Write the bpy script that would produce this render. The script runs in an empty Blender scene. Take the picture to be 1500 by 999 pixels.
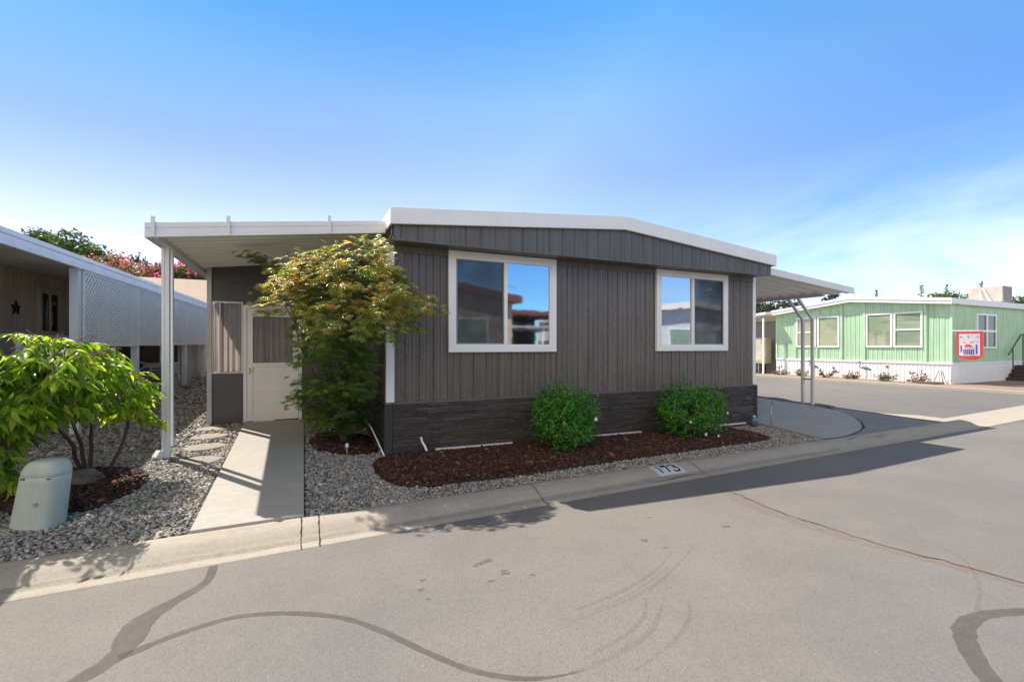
import bpy, bmesh, math, random
import numpy as np
from mathutils import Vector, Matrix

random.seed(7)
RNG = np.random.default_rng(11)
SC = bpy.context.scene
COL = SC.collection
PI = math.pi

# ------------------------------------------------------------------ terrain
def base(x): return -0.011 * (min(max(x, -3.0), 14.0) - 1.0)
def curbY(x): return 4.43 + 0.052 * x
def lerp(a, b, t): return a + (b - a) * min(max(t, 0.0), 1.0)
def slope(x):
    if x < 8.0: return lerp(0.049, 0.012, (x - 0.1) / 0.9)
    return lerp(0.012, 0.03, x - 8.0)
def G(x, y):
    return base(x) + slope(x) * min(max(y - curbY(x), 0.0), 12.0)
CURB = [(0.0, 0.0), (0.07, 0.0), (0.16, -0.012), (0.23, -0.04), (0.29, -0.072), (0.34, -0.088), (0.46, -0.098)]
def curbZ(x, d):
    for (a, za), (b, zb) in zip(CURB, CURB[1:]):
        if d <= b:
            t = (d - a) / (b - a)
            return base(x) + za + (zb - za) * max(t, 0)
    return base(x) - 0.098
def roadZ(x, y):
    d = curbY(x) - 0.46 - y
    if d < 0: return base(x) - 0.094
    return base(x) - 0.094 + 0.010 * min(d, 3.2) - 0.010 * max(0, min(d - 4.2, 4))

# ------------------------------------------------------------------ mesh helpers
class MB:
    def __init__(s): s.v = []; s.f = []
    def add(s, verts, faces):
        o = len(s.v); s.v += [tuple(p) for p in verts]; s.f += [tuple(i + o for i in f) for f in faces]; return s
    def box(s, x0, x1, y0, y1, z0, z1):
        v = [(x0, y0, z0), (x1, y0, z0), (x1, y1, z0), (x0, y1, z0), (x0, y0, z1), (x1, y0, z1), (x1, y1, z1), (x0, y1, z1)]
        return s.add(v, [(0, 3, 2, 1), (4, 5, 6, 7), (0, 1, 5, 4), (1, 2, 6, 5), (2, 3, 7, 6), (3, 0, 4, 7)])
    def obox(s, c, ax, ay, az):
        c, ax, ay, az = map(Vector, (c, ax, ay, az))
        v = [c + a * ax + b * ay + d * az for d in (-1, 1) for b in (-1, 1) for a in (-1, 1)]
        return s.add(v, [(0, 2, 3, 1), (4, 5, 7, 6), (0, 1, 5, 4), (1, 3, 7, 5), (3, 2, 6, 7), (2, 0, 4, 6)])
    def bar(s, p, q, w, h, up=(0, 0, 1)):
        p, q = Vector(p), Vector(q); d = (q - p); L = d.length; d.normalize()
        u = Vector(up); sd = d.cross(u)
        if sd.length < 1e-4: sd = d.cross(Vector((0, 1, 0)))
        sd.normalize(); u = sd.cross(d)
        return s.obox((p + q) / 2, d * L / 2, sd * w / 2, u * h / 2)
    def prism(s, poly, vec):
        n = len(poly); vec = Vector(vec)
        v = [Vector(p) for p in poly] + [Vector(p) + vec for p in poly]
        f = [tuple(range(n - 1, -1, -1)), tuple(range(n, 2 * n))] + [(i, (i + 1) % n, n + (i + 1) % n, n + i) for i in range(n)]
        return s.add(v, f)
    def tube(s, pts, rad, n=7, cap=True):
        pts = [Vector(p) for p in pts]
        if not hasattr(rad, '__len__'): rad = [rad] * len(pts)
        o = len(s.v); pu = None
        for i, p in enumerate(pts):
            d = (pts[min(i + 1, len(pts) - 1)] - pts[max(i - 1, 0)])
            d = d.normalized() if d.length > 1e-9 else Vector((0, 0, 1))
            if pu is None:
                pu = d.cross(Vector((0.31, 0.95, 0.1)));
                if pu.length < .05: pu = d.cross(Vector((1, 0, 0)))
            pu = (pu - d * pu.dot(d)).normalized(); w = d.cross(pu)
            for k in range(n):
                a = 2 * PI * k / n
                s.v.append(tuple(p + (pu * math.cos(a) + w * math.sin(a)) * rad[i]))
        for i in range(len(pts) - 1):
            for k in range(n):
                a = o + i * n + k; b = o + i * n + (k + 1) % n
                s.f.append((a, b, b + n, a + n))
        if cap:
            s.f.append(tuple(o + k for k in range(n - 1, -1, -1)))
            e = o + (len(pts) - 1) * n
            s.f.append(tuple(e + k for k in range(n)))
        return s
    def loft(s, rings, cap=True):
        n = len(rings[0]); o = len(s.v)
        for r in rings: s.v += [tuple(p) for p in r]
        for i in range(len(rings) - 1):
            for k in range(n):
                a = o + i * n + k; b = o + i * n + (k + 1) % n
                s.f.append((a, b, b + n, a + n))
        if cap:
            s.f.append(tuple(o + k for k in range(n - 1, -1, -1)))
            e = o + (len(rings) - 1) * n
            s.f.append(tuple(e + k for k in range(n)))
        return s

def world_off(o):
    v = Vector((0, 0, 0))
    while o is not None: v += Vector(o.location); o = o.parent
    return v
def finish(me, name, mat, parent, smooth, bevel, loc=None):
    if mat: me.materials.append(mat)
    o = bpy.data.objects.new(name, me); COL.objects.link(o)
    if parent is not None: o.parent = parent
    if loc is not None: o.location = loc
    if smooth:
        me.polygons.foreach_set('use_smooth', [True] * len(me.polygons))
    if bevel:
        m = o.modifiers.new('bevel', 'BEVEL'); m.width = bevel; m.segments = 2; m.limit_method = 'ANGLE'; m.angle_limit = 0.6
        m.harden_normals = False
    return o
def build(name, mb, mat, parent=None, smooth=False, bevel=0.0):
    v = np.array(mb.v, dtype=float)
    if parent is not None: off = np.array(world_off(parent)); loc = None
    else:
        lo, hi = v.min(0), v.max(0); off = np.array([(lo[0] + hi[0]) / 2, (lo[1] + hi[1]) / 2, lo[2]]); loc = tuple(off)
    me = bpy.data.meshes.new(name); me.from_pydata((v - off).tolist(), [], mb.f); me.update()
    return finish(me, name, mat, parent, smooth, bevel, loc)
def build_np(name, V, F, mat, parent=None, smooth=False, attr=None):
    V = np.asarray(V, dtype=np.float64); F = np.asarray(F, dtype=np.int32)
    if parent is not None: off = np.array(world_off(parent)); loc = None
    else:
        lo, hi = V.min(0), V.max(0); off = np.array([(lo[0] + hi[0]) / 2, (lo[1] + hi[1]) / 2, lo[2]]); loc = tuple(off)
    V = V - off
    me = bpy.data.meshes.new(name); k = F.shape[1]
    me.vertices.add(len(V)); me.vertices.foreach_set('co', V.ravel().astype(np.float32))
    me.loops.add(F.size); me.loops.foreach_set('vertex_index', F.ravel())
    me.polygons.add(len(F)); me.polygons.foreach_set('loop_start', np.arange(0, F.size, k, dtype=np.int32))
    me.update(calc_edges=True)
    if attr is not None:
        a = me.attributes.new('young', 'FLOAT', 'POINT'); a.data.foreach_set('value', np.asarray(attr, dtype=np.float32))
    return finish(me, name, mat, parent, smooth, 0, loc)
def tag(o, label=None, cat=None, group=None, kind=None):
    if label: o['label'] = label
    if cat: o['category'] = cat
    if group: o['group'] = group
    if kind: o['kind'] = kind
    return o
def thing(name, loc, label, cat, group=None):
    o = bpy.data.objects.new(name, None); COL.objects.link(o); o.location = loc
    o.empty_display_size = .1
    return tag(o, label, cat, group)
def copy_tree(o, parent=None):
    c = o.copy(); COL.objects.link(c)
    if parent is not None: c.parent = parent
    for ch in list(o.children): copy_tree(ch, c)
    return c

# ------------------------------------------------------------------ material helpers
class NT:
    def __init__(s, name):
        s.m = bpy.data.materials.new(name); s.m.use_nodes = True
        s.t = s.m.node_tree; s.t.nodes.clear()
        s.out = s.n('ShaderNodeOutputMaterial')
    def n(s, typ, **kw):
        nd = s.t.nodes.new(typ)
        for k, v in kw.items(): setattr(nd, k, v)
        return nd
    def l(s, a, b): s.t.links.new(a, b)
    def coord(s, scale=(1, 1, 1), kind='Object'):
        tc = s.n('ShaderNodeTexCoord'); mp = s.n('ShaderNodeMapping'); mp.inputs['Scale'].default_value = scale
        s.l(tc.outputs[kind], mp.inputs['Vector']); return mp.outputs['Vector']
    def noise(s, vec, scale, detail=4, rough=.6, dist=0):
        nd = s.n('ShaderNodeTexNoise'); nd.inputs['Scale'].default_value = scale; nd.inputs['Detail'].default_value = detail
        nd.inputs['Roughness'].default_value = rough; nd.inputs['Distortion'].default_value = dist
        s.l(vec, nd.inputs['Vector']); return nd.outputs['Fac']
    def voro(s, vec, scale, feature='F1', out='Distance'):
        nd = s.n('ShaderNodeTexVoronoi'); nd.feature = feature; nd.inputs['Scale'].default_value = scale
        s.l(vec, nd.inputs['Vector']); return nd.outputs[out]
    def ramp(s, fac, stops, interp='LINEAR'):
        nd = s.n('ShaderNodeValToRGB'); cr = nd.color_ramp; cr.interpolation = interp
        while len(cr.elements) < len(stops): cr.elements.new(.5)
        for e, (p, c) in zip(cr.elements, stops):
            e.position = p; e.color = (c[0], c[1], c[2], 1) if hasattr(c, '__len__') else (c, c, c, 1)
        s.l(fac, nd.inputs['Fac']); return nd.outputs['Color']
    def mix(s, fac, a, b, blend='MIX'):
        nd = s.n('ShaderNodeMix', data_type='RGBA', blend_type=blend)
        for sock, v in ((nd.inputs[0], fac), (nd.inputs[6], a), (nd.inputs[7], b)):
            if hasattr(v, 'is_linked'): s.l(v, sock)
            elif hasattr(v, '__len__'): sock.default_value = (v[0], v[1], v[2], 1)
            else: sock.default_value = v
        return nd.outputs[2]
    def math(s, op, a, b=0.0, clamp=False):
        nd = s.n('ShaderNodeMath', operation=op, use_clamp=clamp)
        for sock, v in ((nd.inputs[0], a), (nd.inputs[1], b)):
            if hasattr(v, 'is_linked'): s.l(v, sock)
            else: sock.default_value = v
        return nd.outputs[0]
    def island(s): return s.n('ShaderNodeNewGeometry').outputs['Random Per Island']
    def bump(s, h, strength=.3, dist=.01, prev=None):
        nd = s.n('ShaderNodeBump'); nd.inputs['Strength'].default_value = strength; nd.inputs['Distance'].default_value = dist
        s.l(h, nd.inputs['Height'])
        if prev is not None: s.l(prev, nd.inputs['Normal'])
        return nd.outputs['Normal']
    def pbsdf(s, col, rough=.6, metal=0, normal=None, ior=1.45, spec=None):
        p = s.n('ShaderNodeBsdfPrincipled')
        if hasattr(col, 'is_linked'): s.l(col, p.inputs['Base Color'])
        else: p.inputs['Base Color'].default_value = (*col[:3], 1)
        if hasattr(rough, 'is_linked'): s.l(rough, p.inputs['Roughness'])
        else: p.inputs['Roughness'].default_value = rough
        p.inputs['Metallic'].default_value = metal; p.inputs['IOR'].default_value = ior
        if spec is not None: p.inputs['Specular IOR Level'].default_value = spec
        if normal is not None: s.l(normal, p.inputs['Normal'])
        return p
    def done(s, sh):
        s.l(sh.outputs[0] if hasattr(sh, 'outputs') else sh, s.out.inputs['Surface']); return s.m

def simple(name, col, rough=.6, var=.12, scale=3.0, bump=.0, bscale=80, metal=0, streak=None, spec=None, ior=1.45, dirt=0.0):
    t = NT(name); v = t.coord(streak or (1, 1, 1))
    f = t.noise(v, scale, 5)
    a = tuple(c * (1 - var) for c in col); b = tuple(min(1, c * (1 + var)) for c in col)
    c = t.ramp(f, [(.3, a), (.7, b)])
    if dirt:
        g = t.noise(t.coord((1, 1, .35)), 5, 6, .7)
        c = t.mix(t.ramp(g, [(.5, 0.0), (.75, dirt)]), c, tuple(x * .45 for x in col))
    nm = None
    if bump: nm = t.bump(t.noise(t.coord(), bscale, 4), bump, .004)
    rr = t.ramp(t.noise(t.coord(), scale * 2.3, 4), [(.3, max(0, rough - .08)), (.7, min(1, rough + .08))])
    return t.done(t.pbsdf(c, rr, metal, nm, ior, spec))

def leafmat(name, stops, trans=.35, rough=.42, young=None, tcol=(1.0, 1.0, .45), gain_=1.9):
    t = NT(name); c = t.ramp(t.island(), stops)
    if young:
        a = t.n('ShaderNodeAttribute', attribute_name='young')
        c2 = t.ramp(t.math('FRACT', t.math('MULTIPLY', t.island(), 7.31)), young)
        c = t.mix(a.outputs['Fac'], c, c2)
    p = t.pbsdf(c, rough, spec=.5)
    tr = t.n('ShaderNodeBsdfTranslucent'); t.l(t.mix(1.0, c, tcol, 'MULTIPLY') if tcol else c, tr.inputs['Color'])
    gain = t.n('ShaderNodeHueSaturation'); gain.inputs['Value'].default_value = gain_
    t.l(c, gain.inputs['Color']); g2 = t.mix(1.0, gain.outputs['Color'], tcol, 'MULTIPLY'); t.l(g2, tr.inputs['Color'])
    mx = t.n('ShaderNodeMixShader'); mx.inputs[0].default_value = trans
    t.l(p.outputs[0], mx.inputs[1]); t.l(tr.outputs[0], mx.inputs[2])
    return t.done(mx)

M = {}
# asphalt
def mk_asphalt():
    t = NT('asphalt'); v = t.coord()
    big = t.noise(v, .35, 4, .55); mid = t.noise(v, 2.2, 6, .65); fine = t.noise(v, 90, 3, .7)
    c = t.ramp(big, [(.32, (.205, .186, .166)), (.5, (.184, .171, .156)), (.68, (.160, .155, .150))])
    c = t.mix(t.ramp(mid, [(.38, 0.0), (.75, .45)]), c, (.225, .203, .178))
    c = t.mix(t.ramp(t.noise(v, .9, 5, .7, .8), [(.5, 0.0), (.72, .4)]), c, (.148, .138, .130))
    c = t.mix(t.ramp(t.noise(t.coord((.35, 1.6, 1)), 2.2, 6, .75), [(.55, 0.0), (.8, .3)]), c, (.135, .126, .118))
    sp = t.voro(v, 120, out='Color'); spk = t.ramp(sp, [(.0, .62), (.35, .94), (.75, 1.06), (.93, 1.2), (1.0, 1.7)])
    c = t.mix(.65, c, spk, 'MULTIPLY')
    wh = t.ramp(t.voro(v, 16), [(.0, 1.0), (.035, 1.0), (.05, 0.0)]); c = t.mix(t.math('MULTIPLY', wh, t.ramp(t.noise(v, 3.3, 2), [(.5, 0.0), (.56, .8)])), c, (.5, .48, .45))
    h = t.math('ADD', t.voro(v, 95), t.math('MULTIPLY', fine, .8))
    nm = t.bump(h, .35, .004); nm = t.bump(mid, .15, .02, nm)
    return t.done(t.pbsdf(c, .82, 0, nm, spec=.35))
M['asphalt'] = mk_asphalt()
def mk_concrete(name, a, b, stain, tex=1.0):
    t = NT(name); v = t.coord()
    n1 = t.noise(v, 1.3, 6, .65); n2 = t.noise(v, 14, 5, .7); n3 = t.noise(t.coord((.25, 2.2, 1)), 6, 5, .65)
    c = t.ramp(n1, [(.3, a), (.7, b)])
    c = t.mix(t.ramp(n3, [(.5, 0.0), (.78, .5)]), c, stain)
    c = t.mix(t.ramp(n2, [(.3, .28), (.55, 0.0)]), c, tuple(x * .6 for x in a))
    sp = t.ramp(t.voro(v, 130, out='Color'), [(0, .8), (.5, 1.0), (1, 1.2)])
    c = t.mix(.6 * tex, c, sp, 'MULTIPLY')
    nm = t.bump(t.noise(v, 70, 5, .7), .25 * tex, .006); nm = t.bump(n2, .12, .01, nm)
    return t.done(t.pbsdf(c, .85, 0, nm, spec=.3))
M['curb'] = mk_concrete('curb_concrete', (.44, .385, .305), (.37, .335, .28), (.28, .245, .20))
M['walk'] = mk_concrete('walkway_concrete', (.45, .42, .37), (.39, .365, .325), (.34, .31, .265), .7)
M['steppad'] = mk_concrete('stepping_concrete', (.36, .32, .26), (.29, .26, .215), (.24, .21, .17))
M['pad'] = mk_concrete('driveway_concrete', (.40, .375, .34), (.345, .325, .30), (.26, .245, .225), .8)
M['apron'] = mk_concrete('apron_concrete', (.27, .26, .24), (.22, .213, .2), (.16, .155, .15))
M['soil'] = mk_concrete('packed_soil', (.17, .145, .12), (.12, .10, .085), (.08, .065, .05), 1.2)
M['dirt'] = mk_concrete('tan_dirt', (.34, .24, .17), (.28, .2, .145), (.2, .15, .11), 1.2)
def mk_gravelbed():
    t = NT('gravel_bed'); v = t.coord()
    cell = t.voro(v, 34, out='Color'); d = t.voro(v, 34)
    c = t.ramp(cell, [(0, (.06, .058, .055)), (.35, (.17, .16, .145)), (.7, (.3, .285, .26)), (1, (.45, .43, .4))])
    c = t.mix(t.ramp(d, [(.25, 0.0), (.6, .85)]), c, (.03, .028, .025))
    return t.done(t.pbsdf(c, .85, 0, t.bump(t.math('SUBTRACT', 1.0, d), .9, .03)))
M['gravelbed'] = mk_gravelbed()
def mk_stone():
    t = NT('gravel_stone'); i = t.island()
    c = t.ramp(i, [(0, (.15, .14, .125)), (.25, (.24, .22, .19)), (.5, (.34, .31, .265)), (.68, (.41, .355, .28)), (.88, (.47, .44, .39)), (1, (.62, .58, .53))])
    c = t.mix(.5, c, t.ramp(t.noise(t.coord(), 60, 4), [(.3, .6), (.7, 1.25)]), 'MULTIPLY')
    return t.done(t.pbsdf(c, .75, 0, t.bump(t.noise(t.coord(), 120, 3), .3, .003)))
M['stone'] = mk_stone()
def mk_bark():
    t = NT('bark_chip'); i = t.island()
    c = t.ramp(i, [(0, (.030, .013, .010)), (.4, (.078, .029, .019)), (.75, (.125, .050, .031)), (.94, (.20, .095, .058)), (1, (.34, .22, .15))])
    c = t.mix(.6, c, t.ramp(t.noise(t.coord((1, 1, 1)), 90, 4), [(.3, .55), (.7, 1.3)]), 'MULTIPLY')
    return t.done(t.pbsdf(c, .8, 0))
M['bark'] = mk_bark()
M['mulchbed'] = simple('mulch_soil', (.03, .014, .01), .95, .4, 20, .5, 60)

def mk_siding(name, a, b, rough=.5):
    t = NT(name)
    f = t.noise(t.coord((9, 9, .22)), 2.2, 5, .65); c = t.ramp(f, [(.3, tuple(x * .8 for x in a)), (.5, tuple((x + y) / 2 for x, y in zip(a, b))), (.7, tuple(x * 1.18 for x in b))])
    g = t.noise(t.coord((1, 1, .6)), 1.6, 6, .65)
    c = t.mix(t.ramp(g, [(.45, 0.0), (.8, .4)]), c, tuple(x * 1.45 for x in b))
    k_ = t.noise(t.coord((22, 22, .35)), 1.5, 4, .7); c = t.mix(t.ramp(k_, [(.56, 0.0), (.72, .35)]), c, tuple(x * .62 for x in a))
    r = t.ramp(t.noise(t.coord((3, 3, .8)), 4, 5), [(.3, rough - .12), (.7, rough + .1)])
    nm = t.bump(t.noise(t.coord((1, 1, .3)), 3.0, 3), .12, .03); nm = t.bump(t.noise(t.coord(), 160, 2), .05, .002, nm)
    return t.done(t.pbsdf(c, r, 0, nm, spec=.5))
M['siding'] = mk_siding('painted_siding', (.126, .110, .098), (.158, .139, .124), .30)
M['valance'] = mk_siding('painted_valance', (.105, .102, .096), (.126, .122, .115), .5)
M['rail'] = mk_siding('painted_rail', (.13, .112, .10), (.155, .135, .122), .5)
def mk_ledge():
    t = NT('ledge_stone'); i = t.island()
    c = t.ramp(i, [(0, (.062, .053, .046)), (.5, (.076, .066, .058)), (.85, (.092, .080, .070)), (1, (.125, .11, .097))])
    n = t.noise(t.coord((1.2, 1.2, 7)), 9, 6, .7)
    c = t.mix(t.ramp(n, [(.54, 0.0), (.74, .7)]), c, (.16, .145, .13))
    n2 = t.noise(t.coord((2.2, 2.2, 30)), 2.4, 6, .7); c = t.mix(t.ramp(n2, [(.56, 0.0), (.66, .8)]), c, (.21, .185, .165))
    c = t.mix(t.ramp(n2, [(.30, .7), (.42, 0.0)]), c, (.016, .014, .013))
    nm = t.bump(t.noise(t.coord((1.4, 1.4, 9)), 14, 7, .75), .9, .018)
    return t.done(t.pbsdf(c, .6, 0, nm, spec=.4))
M['ledge'] = mk_ledge()
M['white'] = simple('white_paint', (.84, .84, .82), .42, .03, 2, .05, 60, dirt=.10)
M['whitetrim'] = simple('white_vinyl', (.87, .86, .84), .35, .015, 2)
M['awning'] = simple('white_aluminium', (.86, .83, .78), .45, .05, 1.4, streak=(.4, 3, 3), dirt=.18)
M['awning_edge'] = simple('awning_edge_aluminium', (.78, .78, .77), .42, .05, 2, dirt=.15)
M['gal'] = simple('grey_metal', (.42, .42, .42), .4, .1, 6, metal=.6)
M['postgrey'] = simple('post_paint', (.70, .70, .69), .45, .05, 3, dirt=.15)
M['darkgap'] = simple('dark_gasket', (.02, .02, .02), .6)
M['tar'] = simple('tar_sealant', (.10, .088, .078), .7, .25, 6, .2, 120)
M['crackm'] = simple('dark_crack', (.04, .032, .027), .9, .3, 9)  # plain dark brown of the cracks and joints
def mk_faded(name, col, lo, hi, scale=7):
    t = NT(name); f = t.noise(t.coord(), scale, 6, .7)
    p = t.pbsdf(col, .75, spec=.3); tr = t.n('ShaderNodeBsdfTransparent'); mx = t.n('ShaderNodeMixShader')
    t.l(t.ramp(f, [(.3, lo), (.7, hi)]), mx.inputs[0]); t.l(tr.outputs[0], mx.inputs[1]); t.l(p.outputs[0], mx.inputs[2])
    return t.done(mx)
M['fadetar'] = mk_faded('faded_tar', (.115, .098, .086), .28, .58)
M['skid'] = mk_faded('skid_rubber', (.125, .11, .10), .0, .30, 45)
M['skidsoft'] = mk_faded('faint_skid_rubber', (.13, .115, .105), .0, .20, 30)
M['stain'] = mk_faded('oil_stain', (.09, .075, .062), .0, .55, 22)
M['pinkgray'] = mk_faded('dust_stain', (.30, .235, .19), .0, .6, 5)
def mk_glass(name, tint, ior):
    t = NT(name)
    nm = t.bump(t.noise(t.coord(), 1.6, 3), .05, .02)
    p = t.pbsdf(tint, .035, 0, nm, ior=ior, spec=.5)
    return t.done(p)
M['glass'] = mk_glass('window_glass', (.012, .02, .028), 6.5)
M['glassdim'] = mk_glass('old_window_glass', (.02, .025, .022), 1.6)
def mk_screen():
    t = NT('insect_screen'); p = t.pbsdf((.06, .062, .065), .7); tr = t.n('ShaderNodeBsdfTransparent'); mx = t.n('ShaderNodeMixShader')
    t.l(t.ramp(t.noise(t.coord(), 3, 3), [(.3, .34), (.7, .48)]), mx.inputs[0]); t.l(tr.outputs[0], mx.inputs[1]); t.l(p.outputs[0], mx.inputs[2])
    return t.done(mx)
M['screen'] = mk_screen()
M['bark_tree'] = simple('maple_bark', (.13, .095, .07), .85, .3, 14, .5, 60, streak=(1, 1, .25))
M['bark_dark'] = simple('cherry_bark', (.10, .06, .05), .7, .3, 14, .4, 60, streak=(1, 1, .25))
M['bark_far'] = simple('tree_bark', (.12, .09, .07), .9, .3, 8, .4, 40)
M['leaf_maple'] = leafmat('maple_leaf', [(0, (.06, .115, .038)), (.4, (.105, .185, .055)), (.75, (.15, .24, .065)), (1, (.21, .26, .07))], .42, .30,
                          young=[(0, (.17, .24, .05)), (.3, (.27, .31, .06)), (.48, (.45, .28, .18)), (.6, (.48, .22, .11)), (.75, (.58, .48, .07)), (1, (.62, .50, .40))], tcol=(1, .90, .35), gain_=2.8)
M['leaf_cherry'] = leafmat('cherry_leaf', [(0, (.055, .11, .02)), (.3, (.10, .175, .028)), (.65, (.17, .24, .036)), (.92, (.26, .30, .05)), (1, (.30, .24, .06))], .60, .32, tcol=(1, 1.05, .28), gain_=3.3)
M['leaf_bush'] = leafmat('bush_leaf', [(0, (.03, .12, .020)), (.45, (.06, .21, .030)), (.8, (.12, .32, .045)), (1, (.22, .42, .06))], .35, .33, tcol=(.9, 1.1, .4))
M['leaf_far'] = leafmat('tree_leaf', [(0, (.05, .08, .025)), (.5, (.08, .125, .035)), (1, (.13, .165, .05))], .35, .5)
M['leaf_bright'] = leafmat('bright_tree_leaf', [(0, (.07, .13, .03)), (.5, (.10, .17, .04)), (1, (.14, .2, .05))], .35, .5)
M['leaf_dark'] = leafmat('evergreen_leaf', [(0, (.02, .035, .018)), (.5, (.035, .055, .025)), (1, (.06, .075, .035))], .15, .5)
M['leaf_myrtle'] = leafmat('myrtle_leaf', [(0, (.05, .085, .03)), (.5, (.10, .12, .04)), (.75, (.19, .12, .05)), (1, (.26, .11, .06))], .35, .5)
M['blossom'] = leafmat('pink_blossom', [(0, (.42, .05, .16)), (.5, (.55, .10, .25)), (1, (.68, .25, .36))], .35, .6, tcol=(1, .8, .9))
M['blossom_pale'] = leafmat('pale_blossom', [(0, (.40, .17, .11)), (.5, (.50, .26, .20)), (1, (.30, .12, .06))], .35, .6, tcol=(1, .8, .8))
M['petal'] = simple('white_petal', (.75, .62, .64), .6, .1)

# ------------------------------------------------------------------ draped sheets
def draped(name, poly, zf, mat, step=.3, thick=0.0, parent=None):
    bm = bmesh.new(); vs = [bm.verts.new((p[0], p[1], 0)) for p in poly]; bm.faces.new(vs)
    xs = [p[0] for p in poly]; ys = [p[1] for p in poly]
    def cuts(lo, hi):
        n = int((hi - lo) / step); return [lo + (i + 1) * (hi - lo) / (n + 1) for i in range(n)]
    for x in cuts(min(xs), max(xs)):
        bmesh.ops.bisect_plane(bm, geom=bm.verts[:] + bm.edges[:] + bm.faces[:], plane_co=(x, 0, 0), plane_no=(1, 0, 0))
    for y in cuts(min(ys), max(ys)):
        bmesh.ops.bisect_plane(bm, geom=bm.verts[:] + bm.edges[:] + bm.faces[:], plane_co=(0, y, 0), plane_no=(0, 1, 0))
    bmesh.ops.triangulate(bm, faces=[f for f in bm.faces if len(f.verts) > 4])
    for v in bm.verts: v.co.z = zf(v.co.x, v.co.y)
    bmesh.ops.recalc_face_normals(bm, faces=bm.faces[:])
    for f in bm.faces:
        f.normal_update()
    if sum(f.normal.z for f in bm.faces) < 0: bmesh.ops.reverse_faces(bm, faces=bm.faces[:])
    if thick:
        r = bmesh.ops.extrude_face_region(bm, geom=bm.faces[:])
        for v in [g for g in r['geom'] if isinstance(g, bmesh.types.BMVert)]: v.co.z += 0
        orig = set(v for v in bm.verts) - set(g for g in r['geom'] if isinstance(g, bmesh.types.BMVert))
        for v in orig: v.co.z -= thick
        bmesh.ops.recalc_face_normals(bm, faces=bm.faces[:])
    mb = MB(); bm.verts.index_update()
    mb.v = [tuple(v.co) for v in bm.verts]; mb.f = [tuple(v.index for v in f.verts) for f in bm.faces]
    bm.free()
    return build(name, mb, mat, parent)

# ground sheet to the horizon
tag(draped('ground', [(-400, -400), (400, -400), (400, 400), (-400, 400)], lambda x, y: -.42, M['dirt'], 400), kind='structure')
# lot terrain (gravel bed base)
def gridmesh(name, xs, ys, zf, mat, curb=True):
    nx, ny = len(xs), len(ys); V = []
    for j in range(ny):
        for i in range(nx):
            x, y = xs[i], ys(x, j) if callable(ys) else ys[j]
            V.append((x, y, zf(x, y)))
    F = [(j * nx + i, j * nx + i + 1, (j + 1) * nx + i + 1, (j + 1) * nx + i) for j in range(ny - 1) for i in range(nx - 1)]
    mb = MB(); mb.v = V; mb.f = F; return build(name, mb, mat, smooth=True)
lotx = [-30, -20, -14, -10, -8, -6] + [-5 + .25 * i for i in range(72)]
tt = [0, .02, .05, .09, .13, .18, .24, .3, .38, .47, .58, .7, .85, 1]
class YS(list): pass
def lot_mesh():
    V = []; nx = len(lotx)
    for t in tt:
        for x in lotx:
            y = curbY(x) + t * (45 - curbY(x)); V.append((x, y, G(x, y) - .012))
    F = [(j * nx + i, j * nx + i + 1, (j + 1) * nx + i + 1, (j + 1) * nx + i) for j in range(len(tt) - 1) for i in range(nx - 1)]
    mb = MB(); mb.v = V; mb.f = F; return build('gravel_ground', mb, M['gravelbed'], smooth=True)
tag(lot_mesh(), kind='structure')
# road (front street) and cross street
RX = [-60, -40, -25, -15, -10] + [-8 + .8 * i for i in range(30)] + [18, 22, 26, 34, 45, 80]
def road_mesh():
    ds = [0, .3, .8, 1.5, 2.5, 3.5, 4.5, 5.5, 6.5, 7.6, 8.3]; V = []; nx = len(RX)
    for d in ds:
        for x in RX:
            y = curbY(x) - .44 - d; V.append((x, y, roadZ(x, y)))
    F = [(j * nx + i + 1, j * nx + i, (j + 1) * nx + i, (j + 1) * nx + i + 1) for j in range(len(ds) - 1) for i in range(nx - 1)]
    mb = MB(); mb.v = V; mb.f = F; return build('road', mb, M['asphalt'], smooth=True)
tag(road_mesh(), kind='structure')
def cs_mesh():
    V = []; xs = [13.12, 14.5, 16, 18, 20, 22, 23.9]; ts = [-.004, 0, .1, .2, .35, .5, .75, 1]
    for t in ts:
        for i, x in enumerate(xs):
            y0 = curbY(x) + .3; y = y0 + t * (70 - y0); V.append((x, y, base(14) - (.098 if t >= 0 else .25) + .05 * math.sin(PI * i / 6) * min(1, max(t, 0) * 6)))
    nx = len(xs); F = [(j * nx + i, j * nx + i + 1, (j + 1) * nx + i + 1, (j + 1) * nx + i) for j in range(len(ts) - 1) for i in range(nx - 1)]
    mb = MB(); mb.v = V; mb.f = F; return build('side_street', mb, M['asphalt'], smooth=True)
tag(cs_mesh(), kind='structure')
# curb and gutter
def curb_mesh(name, xs, prof, y_of, zf):
    V = []; n = len(prof)
    for x in xs:
        for d in prof: V.append((x, y_of(x, d), zf(x, d)))
    F = [(i * n + j, i * n + j + 1, (i + 1) * n + j + 1, (i + 1) * n + j) for i in range(len(xs) - 1) for j in range(n - 1)]
    mb = MB(); mb.v = V; mb.f = F; return build(name, mb, M['curb'], smooth=True)
pr = [-.03, 0, .04, .07, .115, .16, .195, .23, .26, .29, .315, .34, .38, .42, .46]
cxs = [-60, -30, -14, -9] + [-7 + .5 * i for i in range(42)]
tag(curb_mesh('curb', cxs, pr, lambda x, d: curbY(x) - d, lambda x, d: curbZ(x, max(d, 0)) + .003 - (.05 if d < 0 else 0)), kind='structure')
# valley gutter crossing the side street
tag(curb_mesh('valley_gutter', [13.5, 15, 17, 20, 23, 26], [-.5, -.2, .1, .3, .46], lambda x, d: curbY(x) - d, lambda x, d: base(x) - .088 - .02 * (1 - min(1, abs(d) / .46))), kind='structure')
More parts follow.
